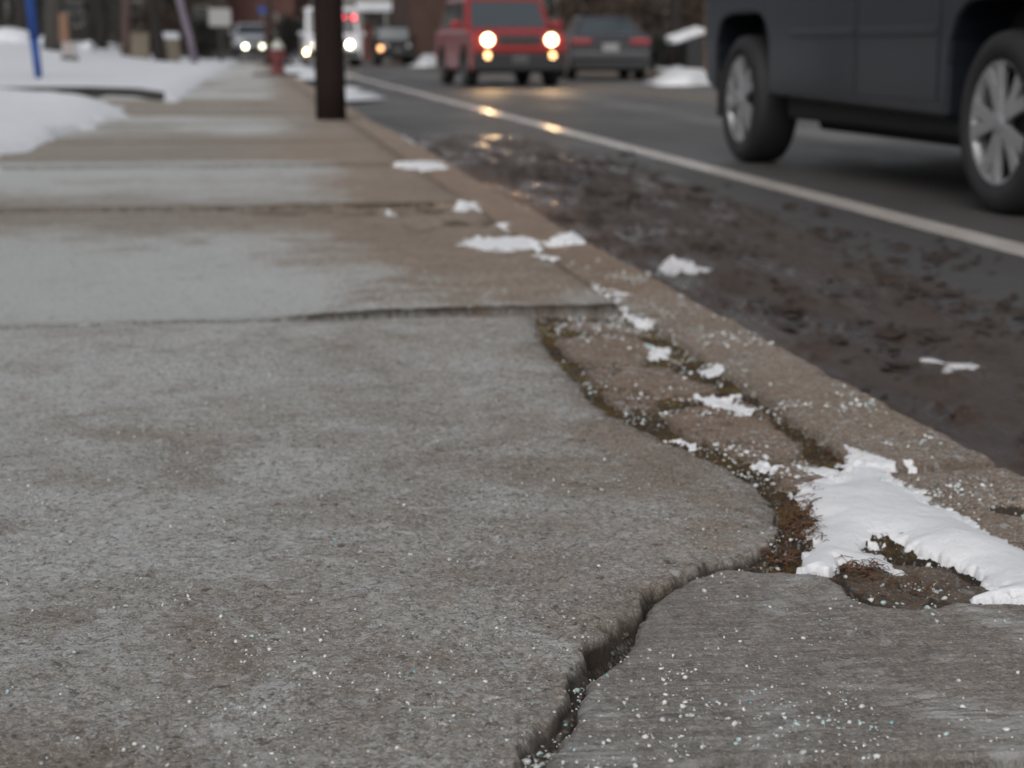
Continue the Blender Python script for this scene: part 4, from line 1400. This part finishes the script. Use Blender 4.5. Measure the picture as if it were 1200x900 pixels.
# --- grey saloon driving away
c = far(723, 95, 38.0)
t = vehicle('grey_saloon', 'dark grey saloon driving away on the far lane, tail lamps unlit', 'car', (c[0] + 0.05, 40.3, 0), math.pi - 0.09, L=4.75, Wd=1.83, zs=0.24, belt=0.92, hood=0.90, roof=1.45, wb=2.8, r=0.335,
            paint='p_grey', glass='glass_pale', cab=(1.15, 1.95, 3.45, 4.40), wt=0.62, nose=0.15, belt_r=1.02, bev=0.13)
h = 4.75 / 2
for s in (-1, 1):
    part(t, 'tail_light', (s * 0.66, h + 0.0, 0.86), (0.46, 0.05, 0.14), 'tail', 0.03)
    part(t, 'headlight', (s * 0.68, -h + 0.06, 0.70), (0.32, 0.1, 0.13), 'lens', 0.03)
part(t, 'number_plate', (0, h + 0.005, 0.73), (0.36, 0.03, 0.17), 'plate', 0.005)
part(t, 'lower_bumper', (0, h - 0.03, 0.34), (1.70, 0.10, 0.18), 'black', 0.03)
part(t, 'bumper', (0, h + 0.01, 0.54), (1.78, 0.10, 0.20), 'p_grey', 0.04)

# --- silver car at the far end of the pavement
c = far(296, 65, 80.0)
t = vehicle('silver_car', 'silver car facing the camera at the far end of the pavement, headlights lit', 'car', (c[0], 82.2, c[2]), 0.03, L=4.4, Wd=1.8, zs=0.26, belt=0.92, hood=0.90, roof=1.45, wb=2.65, r=0.32,
            paint='p_silver', cab=(1.05, 1.7, 3.3, 3.9), wt=0.74, nose=0.15, bev=0.12)
h = 2.2
disc(t, 'headlight', (-0.36 - 0.02, -h - 0.03, 0.40), 0.09, 'lamp_soft')
disc(t, 'headlight', (0.38, -h - 0.03, 0.40), 0.09, 'lamp_dim')
part(t, 'grille', (0, -h - 0.002, 0.66), (0.9, 0.05, 0.14), 'black', 0.02)
part(t, 'lower_bumper', (0, -h - 0.0, 0.33), (1.6, 0.05, 0.12), 'black', 0.02)

# --- white van behind the pole
c = far(391, 78, 66.0)
t = vehicle('white_van', 'white van with bright headlights and two red lamps, half hidden by the utility pole', 'van', (c[0], 68.6, 0), 0.0, L=5.2, Wd=2.16, zs=0.34, belt=1.15, hood=1.15, roof=2.25, wb=3.3, r=0.36,
            paint='p_white', cab=(0.55, 1.05, 4.95, 5.12), wt=0.90, nose=0.12, side_windows=2)
h = 2.6
disc(t, 'headlight', (0.62, -h - 0.03, 0.84), 0.12, 'lamp_white')
disc(t, 'headlight', (-0.62, -h - 0.03, 0.84), 0.12, 'lamp_white')
disc(t, 'fog_lamp', (0.60, -h - 0.03, 0.52), 0.09, 'lamp_white')
disc(t, 'fog_lamp', (-0.99, -h - 0.03, 0.56), 0.085, 'lamp_orange')
for x in (0.42, 0.84):
    disc(t, 'red_lamp', (x, -h + 0.72, 1.86), 0.075, 'lamp_red')
part(t, 'grille', (0, -h - 0.01, 0.86), (1.2, 0.06, 0.26), 'black', 0.02)
part(t, 'bumper', (0, -h - 0.02, 0.52), (1.95, 0.12, 0.2), 'black', 0.03)

# --- dark car farther up the road
c = far(465, 73, 72.0)
t = vehicle('dark_jeep', 'small dark upright vehicle with one orange lamp, parked before the grey porch house', 'car', (c[0], 74.2, 0), 0.0, L=4.2, Wd=1.55, zs=0.34, belt=1.02, hood=1.0, roof=1.62, wb=2.5, r=0.36,
            paint='p_black', glass='glass_pale', cab=(1.2, 1.45, 3.9, 4.1), wt=0.88, nose=0.05)
h = 2.1
disc(t, 'sidelight', (-0.66, -h - 0.03, 0.70), 0.11, 'lamp_side')
disc(t, 'headlight', (0.5, -h - 0.03, 0.80), 0.09, 'lens')
disc(t, 'headlight', (-0.42, -h - 0.03, 0.80), 0.09, 'lens')
part(t, 'grille', (0, -h - 0.01, 0.80), (0.6, 0.05, 0.2), 'black', 0.02)
part(t, 'number_plate', (0.05, -h - 0.05, 0.58), (0.42, 0.03, 0.22), 'darkrim', 0.005)
part(t, 'bumper', (0, -h - 0.02, 0.48), (1.5, 0.1, 0.16), 'black', 0.03)

# --- mounds of snow on the crest of the lawn
for i, (px, py, Yc, wd, hh, lab) in enumerate([(2, 53, 58, 2.2, 0.36, 'rounded snow mound at the left edge behind the blue sign post'),
                                               (52, 53, 60, 0.5, 0.42, 'small snow mound just right of the blue sign post'),
                                               (105, 56, 62, 0.55, 0.36, 'small blocky snow mound right of the orange brown post')]):
    c = far(px, py, Yc)
    gz = float(lawn_h(np.array([c[0]]), np.array([Yc]))[0])
    pl = [(c[0] + wd / 2 * math.cos(a) * random.uniform(.9, 1.1), Yc + 0.7 * math.sin(a)) for a in np.linspace(0, 2 * math.pi, 14, endpoint=False)]
    snow_patch('snow_mound', pl, hh, lab, step=0.05, edge=0.35, mat='snow_far', base=lawn_h, ns=1.5, jit=0.1, cat='snow mound', group='snow mounds on the lawn', seed=80 + i)

# ------------------------------------------------------------------ street furniture
# utility pole near
x0, y0 = at(389, 141, 0.12)
bm = B()
n = 20
pts = [(0.03 - 0.085 * (k / n) * 1.0 - 0.03, 0.0, -0.1 + 9.0 * k / n) for k in range(n + 1)]
tube(bm, pts, [0.132 - 0.035 * k / n + 0.004 * random.uniform(-1, 1) for k in range(n + 1)], 24)
t = thing('utility_pole', 'thick dark brown wooden utility pole standing in the pavement', 'pole', (x0, y0 + 0.1, 0.12))
obj('pole', bm, M['wood'], t, smooth=True)
bm = B(); box(bm, (-0.08, 0, 8.2), (2.2, 0.10, 0.12)); obj('crossarm', bm, M['wood'], t, bev=0.01)
# second pole
c = far(316, 66, 62)
t = thing('utility_pole', 'pinkish brown pole behind the red hydrant', 'pole', (c[0], 62, 0.1), 0)
bm = B(); tube(bm, [(0, 0, -0.1), (-0.05, 0, 4), (-0.1, 0, 9)], [0.165, 0.15, 0.12], 16)
obj('pole', bm, M['wood2'], t, smooth=True)
bm = B(); box(bm, (-0.22, -0.17, 1.92), (0.30, 0.02, 0.24)); obj('blue_plate', bm, M['blue'], t, bev=0.005)

# hydrant
x0, y0 = at(326, 87, 0.12)
t = thing('fire_hydrant', 'red fire hydrant with pale cap on the pavement', 'hydrant', (x0, y0, 0.12))
bm = B(); lathe(bm, [(0, 0), (0.19, 0), (0.19, 0.05), (0.14, 0.06), (0.135, 0.50), (0.165, 0.51), (0.165, 0.56), (0, 0.56)], 24)
obj('barrel', bm, M['hydrant'], t, bev=0.008)
bm = B(); lathe(bm, [(0.15, 0.56), (0.145, 0.62), (0.11, 0.70), (0.05, 0.735), (0.04, 0.79), (0, 0.79)], 24)
obj('cap', bm, M['hydrant_top'], t, smooth=True)
for s in (-1, 1):
    bm = B(); lathe(bm, [(0, s * 0.10), (0.06, s * 0.10), (0.06, s * 0.20), (0.045, s * 0.22), (0, s * 0.22)], 16, 'x', center=(0, 0, 0.42)); obj('nozzle', bm, M['hydrant'], t)
bm = B(); lathe(bm, [(0, -0.10), (0.085, -0.10), (0.085, -0.2), (0.06, -0.23), (0, -0.23)], 18, 'y', center=(0, 0, 0.36)); obj('nozzle', bm, M['hydrant'], t)
sheet('dirt', x0 - 0.6, x0 + 0.45, y0 - 2.4, y0 + 0.8, 0.136, M['dirt'])

# blue sign frame at left
x0, y0 = at(46, 92, 0.21)
t = thing('blue_sign', 'blue sign panel on a blue post standing in the lawn snow', 'sign', (x0, y0, 0.0))
bm = B(); tube(bm, [(0.0, 0, 0.1), (-0.05, 0, 0.85)], [0.06, 0.075], 12); tube(bm, [(-0.05, 0, 0.85), (-0.13, 0, 2.6)], [0.08, 0.09], 12)
obj('post', bm, M['blue'], t, smooth=True)
bm = B(); tube(bm, [(-2.0, 0, 0.1), (-2.1, 0, 2.6)], 0.085, 12); obj('post', bm, M['blue'], t, smooth=True)
bm = B(); box(bm, (-1.1, 0, 2.08), (2.0, 0.09, 0.98)); obj('panel', bm, M['blue'], t, bev=0.02)
bm = B(); box(bm, (-1.62, -0.055, 2.22), (0.9, 0.02, 0.74)); obj('sign_face', bm, M['bluegrey'], t, bev=0.005)

# posts and pillars on the lawn
def lawn_pt(px, py, Yc):
    c = far(px, py, Yc)
    return c[0], Yc, float(lawn_h(np.array([c[0]]), np.array([Yc]))[0])


c = lawn_pt(80, 60, 46)
t = thing('wooden_post', 'short orange brown post on a grey base in the snow', 'post', c)
bm = B(); box(bm, (0, 0, 0.22), (0.34, 0.34, 0.5), 0.2, 0.85); obj('base', bm, M['palestone'], t, bev=0.03)
bm = B(); box(bm, (-0.08, 0, 0.82), (0.27, 0.2, 0.75), 0.1, 0.8); obj('shaft', bm, M['orangewood'], t, bev=0.03)
bm = B(); box(bm, (0.03, -0.02, 0.02), (0.42, 0.40, 0.16)); obj('foot', bm, M['black'], t, bev=0.02)
for px, py, hgt, wdt, cap, lab in ((165, 62, 0.8, 0.60, False, 'low tan stone pillar left of the dark leaning trunk'), (200, 63, 0.85, 0.62, True, 'low tan stone pillar capped with snow right of the dark leaning trunk')):
    c = lawn_pt(px, py, 60)
    t = thing('stone_pillar', lab, 'pillar', (c[0], 60, c[2] - 0.05), 0, 'tan stone pillars on the lawn')
    bm = B(); box(bm, (0, 0, hgt / 2), (wdt, wdt, hgt)); obj('shaft', bm, M['tan'], t, bev=0.04)
    bm = B(); box(bm, (0, 0, hgt + 0.05), (wdt * 1.1, wdt * 1.1, 0.1 if not cap else 0.22), 0, 0.85); obj('cap', bm, M['snow_far'] if cap else M['tan'], t, bev=0.04)
c = lawn_pt(229, 64, 60)
t = tag(obj('leaning_pole', tube(B(), [(0, 0, -0.1), (-0.19, 0, 0.9), (-0.42, 0, 1.9), (-0.72, 0, 3.4)], 0.125, 14), M['lilac'], smooth=True), 'pale lilac pole leaning left above the snow', 'pole')
t.location = c
c = lawn_pt(259, 62, 66)
t = thing('signboard', 'plain grey signboard on a thin post near the silver car', 'sign', c)
bm = B(); tube(bm, [(0, 0, -0.1), (0, 0, 1.3)], 0.07, 10); obj('post', bm, M['bark2'], t)
bm = B(); box(bm, (0, 0, 1.62), (0.82, 0.06, 0.66)); obj('panel', bm, M['signgrey'], t, bev=0.015)
# right side beyond the pickup's tail
c = far(829, 96, 37)
t = tag(obj('tan_post', box(B(), (0, 0, 0.75), (0.15, 0.15, 1.7), 0, 0.9), M['orangewood'], bev=0.02), 'tan post just left of the pickup tail', 'post')
t.location = (c[0], 37, 0)
c = far(812, 86, 39)
t = thing('bin', 'dark bin with a sloping snow covered lid beside the tan post', 'bin', (c[0] + 0.1, 39, 0.1))
bm = B(); box(bm, (0, 0, 0.42), (0.62, 0.6, 0.84), 0, 1.06); obj('body', bm, M['black'], t, bev=0.03)
bm = B(); prism_x(bm, [(-0.36, 0.86), (0.36, 0.86), (0.36, 1.06), (-0.36, 0.98)], -0.42, 0.40); o = obj('snow_cover', bm, M['snow_dirty'], t, bev=0.05, seg=3)
o.rotation_euler = (0, -0.30, 0)


# ------------------------------------------------------------------ trees
def limb(bm, p, d, L, r, lev, tw):
    n = 4
    pts, rad = [p.copy()], [r]
    q = p.copy(); dd = d.copy()
    for i in range(n):
        dd = (dd + Vector((random.uniform(-.18, .18), random.uniform(-.18, .18), random.uniform(-.05, .12)))).normalized()
        q = q + dd * (L / n)
        pts.append(q.copy()); rad.append(r * (1 - 0.75 * (i + 1) / n))
    tube(bm if lev == 0 else tw, pts, rad, 8 if lev == 0 else (6 if lev == 1 else 4), cap=False)
    if lev < 3:
        for k in range(5 if lev < 2 else 4):
            i = random.randint(1, n)
            nd_ = (dd + Vector((random.uniform(-1, 1), random.uniform(-1, 1), random.uniform(-.2, .8)))).normalized()
            limb(bm, pts[i], nd_, L * random.uniform(.4, .62), max(0.012, rad[i] * 0.6), lev + 1, tw)


def tree(label, loc, H, r, mat, lean=0.0, group='bare trees along the street'):
    t = thing('bare_tree', label, 'tree', loc, 0, group)
    bm, tw = B(), B()
    n = 8
    pts = [Vector((lean * k / n + 0.05 * random.uniform(-1, 1) * (k > 0), 0.05 * random.uniform(-1, 1), -0.15 + H * 0.55 * k / n)) for k in range(n + 1)]
    rad = [r * (1.28 if k == 0 else 1.0 - 0.04 * k) for k in range(n + 1)]
    tube(bm, pts, rad, 14)
    for k in range(6):
        p = pts[random.randint(5, n)]
        d = Vector((random.uniform(-1, 1), random.uniform(-1, 1), random.uniform(.5, 1.2))).normalized()
        limb(tw, p, d, H * random.uniform(.3, .45), r * 0.55, 1, tw)
    obj('trunk', bm, M[mat], t, smooth=True)
    obj('crown', tw, M[mat], t)


for px, py, Yc, r, mat, lean, lab in ((66, 53, 54, 0.34, 'bark2', 0.1, 'thick grey tree trunk standing left of the orange brown post'),
                                      (188, 64, 58, 0.20, 'bark', -0.35, 'dark leaning tree trunk between the two tan pillars'),
                                      (148, 58, 62, 0.16, 'wood2', 0.1, 'slim reddish tree trunk left of the tan pillars'),
                                      (118, 56, 70, 0.22, 'bark', 0.2, 'dark tree trunk behind the snow covered car on the lawn'),
                                      (28, 50, 66, 0.3, 'bark', 0.0, 'dark tree trunk behind the blue sign panel')):
    c = lawn_pt(px, py, Yc)
    tree(lab, c, 9, r, mat, lean)
c = far(792, 90, 40)
tree('dark tree trunk rising from the pointed snow heap', (c[0], 40, 0.1), 9, 0.16, 'bark', -0.1)
c = far(668, 70, 64)
tree('bare tree behind the gap between red car and grey saloon', (c[0], 64, 0.1), 10, 0.2, 'bark', 0.1)


# shrubs: leaf clumps through a volume
def shrub(name, label, loc, sx, sy, h, mat, n, group, leaf=0.09, cat='shrub'):
    t = thing(name, label, cat, loc, 0, group)
    V, Fc = [], []
    for i in range(n):
        u, v, w = random.gauss(0, .42), random.gauss(0, .42), random.random() ** 0.8
        k = 1.0 - 0.45 * w
        p = Vector((u * sx * k, v * sy * k, 0.05 + w * h * (1 - 0.2 * abs(u)) * random.uniform(.85, 1.08)))
        a = Vector((random.uniform(-1, 1), random.uniform(-1, 1), random.uniform(-.6, .6))).normalized() * leaf * random.uniform(.6, 1.5)
        b = a.orthogonal().normalized() * leaf * 0.5
        s = len(V)
        V += [tuple(p - a), tuple(p + b), tuple(p + a), tuple(p - b)]
        Fc.append((s, s + 1, s + 2, s + 3))
    np_mesh('foliage', np.array(V), np.array(Fc), M[mat], parent=t, smooth=False)
    bm = B()
    for k in range(5):
        tube(bm, [(0, 0, -0.1), (random.uniform(-.3, .3) * sx, random.uniform(-.3, .3) * sy, h * 0.7)], [0.04, 0.015], 6)
    obj('stem', bm, M['bark'], t)


GS = 'shrubs in the background'
for px, Yc, sx, h, mat, lab in ((10, 74, 3.2, 3.0, 'leaf_ever', 'tall dark evergreen shrub at the left edge behind the snowy car'),
                                (52, 78, 2.6, 3.6, 'leaf_ever', 'tall dark evergreen shrub behind the thick grey trunk'),
                                (110, 82, 3.0, 3.2, 'leaf_ever', 'dark evergreen shrub left of the slim reddish trunk'),
                                (178, 72, 2.2, 2.2, 'leaf_brown', 'brown shrub behind the tan pillars'),
                                (236, 78, 1.8, 1.8, 'leaf_ever', 'dark round shrub right of the leaning lilac pole'),
                                (338, 76, 1.3, 1.9, 'leaf_ever', 'dark shrub between the hydrant and the white van')):
    c = lawn_pt(px, 50, Yc)
    shrub('shrub', lab, (c[0], Yc, max(0.1, c[2] - 0.1) if px < 300 else 0.1), sx, 1.2, h, mat, 1500, GS)
for px, Yc, sx, h, mat, lab in ((690, 52, 3.6, 2.4, 'leaf_brown', 'brown leafless hedge behind the grey saloon'),
                                (752, 50, 2.6, 2.2, 'leaf_brown', 'brown hedge between grey saloon and far trunk'),
                                (820, 50, 2.4, 2.6, 'leaf_brown', 'brown shrub behind the snowy bin'),
                                (765, 44, 1.0, 0.8, 'leaf_ever', 'low dark shrub right of the grey saloon')):
    c = far(px, 70, Yc)
    shrub('shrub', lab, (c[0], Yc, 0.2), sx, 1.4, h, mat, 1800, GS)


# ------------------------------------------------------------------ houses
def brick_mat(name, c, c2, mortar):
    m, nt, b = new_mat(name)
    tc = nd(nt, 'ShaderNodeTexCoord')
    sx = nd(nt, 'ShaderNodeSeparateXYZ')
    nt.links.new(tc.outputs['Object'], sx.inputs[0])
    cm = nd(nt, 'ShaderNodeCombineXYZ')
    nt.links.new(math_n(nt, 'ADD', sx.outputs[0], sx.outputs[1]), cm.inputs[0])
    nt.links.new(sx.outputs[2], cm.inputs[1])
    br = nd(nt, 'ShaderNodeTexBrick')
    br.inputs['Color1'].default_value = col4(c); br.inputs['Color2'].default_value = col4(c2); br.inputs['Mortar'].default_value = col4(mortar)
    br.inputs['Scale'].default_value = 1.0
    br.inputs['Brick Width'].default_value = 0.22; br.inputs['Row Height'].default_value = 0.075; br.inputs['Mortar Size'].default_value = 0.008
    nt.links.new(cm.outputs[0], br.inputs['Vector'])
    cc = mix(nt, ramp(nt, noise(nt, vmap(nt), 1.5, 5), 0.3, 0.7, 0, 0.45), br.outputs['Color'], tuple(x * 0.5 for x in c))
    nt.links.new(cc, b.inputs['Base Color'])
    b.inputs['Roughness'].default_value = 0.9
    return m


M['brick_brown'] = brick_mat('brown_brick', (0.062, 0.030, 0.022), (0.080, 0.042, 0.032), (0.07, 0.05, 0.045))
M['brick_red'] = brick_mat('red_brick', (0.085, 0.030, 0.026), (0.11, 0.045, 0.036), (0.09, 0.07, 0.06))
M['siding_grey'] = simple('grey_siding', (0.16, 0.16, 0.145), 0.8, var=0.2, vscale=2)
M['siding_dark'] = simple('dark_siding', (0.022, 0.019, 0.016), 0.85, var=0.4, vscale=1.5)
M['siding_tan'] = simple('tan_siding', (0.050, 0.036, 0.026), 0.85, var=0.4, vscale=1.5)
M['trim'] = simple('pale_trim', (0.22, 0.21, 0.20), 0.7)
M['doorred'] = simple('door_red', (0.12, 0.035, 0.03), 0.6)


def house(name, label, cx_, y0, w, dpt, hgt, mat, wins, doors=(), porch=None, roofmat='snow_far', z0=0.1, group='houses along the street', rz=0.0):
    """front wall faces -y at y0; wins: (x, z, w, h) on the front relative to the centre"""
    t = thing(name, label, 'house', (cx_, y0, z0), rz, group)
    bm = B(); box(bm, (0, dpt / 2, hgt / 2 - 0.15), (w, dpt, hgt + 0.3)); obj('wall', bm, M[mat], t)
    bm = B()
    prism_x(bm, [(-0.35, hgt + 0.02), (dpt / 2, hgt + 2.2), (dpt + 0.35, hgt + 0.02), (dpt + 0.35, hgt + 0.18), (dpt / 2, hgt + 2.4), (-0.35, hgt + 0.18)], -w / 2 - 0.3, w / 2 + 0.3)
    rf = obj('roof', bm, M[roofmat], t)
    bm = B(); box(bm, (w * 0.25, dpt * 0.5, hgt + 2.4), (0.6, 0.6, 1.4)); obj('chimney', bm, M['brick_brown'], rf)
    for (x, z, ww, hh) in wins:
        bm = B()
        for dx, dz, sx, sz in ((-ww / 2, 0, .09, hh + .18), (ww / 2, 0, .09, hh + .18), (0, hh / 2, ww - .09, .09), (0, -hh / 2, ww - .09, .09), (0, 0, ww - .09, .05)):
            box(bm, (x + dx, -0.03, z + dz), (sx, 0.08, sz))
        f = obj('window', bm, M['trim'], t)
        bm = B(); box(bm, (x, -0.008, z), (ww - 0.1, 0.03, hh - 0.1)); obj('pane', bm, M['glass'], f)
    for (x, ww, hh, dm) in doors:
        bm = B(); box(bm, (x, -0.03, hh / 2), (ww, 0.08, hh)); dd = obj('door', bm, M[dm], t, bev=0.01)
        bm = B(); box(bm, (x + ww * 0.38, -0.09, hh * 0.48), (0.05, 0.06, 0.05)); obj('handle', bm, M['chrome'], dd)
    if porch:
        px, pw, pz, pd = porch
        bm = B(); prism_x(bm, [(0.0, pz + 0.25), (-pd, pz), (-pd, pz + 0.28), (0.0, pz + 0.55)], px - pw / 2, px + pw / 2)
        obj('porch_roof', bm, M['snow_far'], t, bev=0.03)
        for k in range(3):
            bm = B(); box(bm, (px - pw / 2 + 0.15 + k * (pw - 0.3) / 2, -pd + 0.15, pz / 2), (0.16, 0.16, pz - 0.05)); obj('porch_post', bm, M['trim'], t)
    return t


def hx(px, Y):
    return far(px, 56, Y)[0]


def win_row(w, n, z, ww=0.9, hh=1.4):
    return [(-w / 2 + w * (k + 0.5) / n, z, ww, hh) for k in range(n)]


house('house', 'dark house behind the evergreens at the far left', hx(20, 100), 100, 16, 8, 6.5, 'siding_dark', win_row(16, 5, 1.8) + win_row(16, 5, 4.6), z0=0.8)
house('house', 'dark brown house behind the slim reddish trunk', hx(150, 108), 108, 12, 8, 6.5, 'siding_tan', win_row(12, 4, 1.8) + win_row(12, 4, 4.6), z0=0.7)
house('house', 'reddish brick house behind the grey signboard', hx(258, 112), 112, 9.5, 8, 6.5, 'brick_red', win_row(9.5, 3, 1.7) + win_row(9.5, 3, 4.6), [(3.0, 1.0, 2.1, 'doorred')], z0=0.4)
house('house', 'dark brick house seen between the hydrant pole and the utility pole', hx(345, 118), 118, 8.5, 8, 6.5, 'brick_brown', win_row(8.5, 3, 1.7) + win_row(8.5, 3, 4.6), z0=0.2)
house('house', 'grey house with a snow covered porch roof right of the utility pole', hx(428, 92), 92, 5.0, 8, 6.2, 'siding_grey', [(1.0, 1.55, 0.7, 1.0), (-1.3, 4.4, 0.9, 1.3), (1.4, 4.4, 0.9, 1.3)], [(0.1, 0.7, 1.9, 'doorred')], porch=(1.0, 2.9, 2.45, 1.4))
house('house', 'dark brown brick house left of the red car and behind it', hx(570, 77), 77, 6.9, 9, 6.8, 'brick_brown', win_row(6.9, 3, 4.6), [])
house('house', 'brown house with pale window frames behind the grey saloon', hx(712, 66), 66, 6.2, 9, 6.6, 'siding_tan', win_row(6.2, 4, 2.15, 0.6, 1.0) + win_row(6.2, 3, 4.8))
house('house', 'dark brown house behind the far tree trunk', hx(840, 60), 60, 7.0, 9, 6.4, 'brick_brown', win_row(7, 3, 1.9) + win_row(7, 3, 4.7))
house('house', 'dark house hidden behind the pickup truck', hx(1060, 56), 56, 9.0, 9, 6.4, 'siding_dark', win_row(9, 4, 1.9) + win_row(9, 4, 4.7))
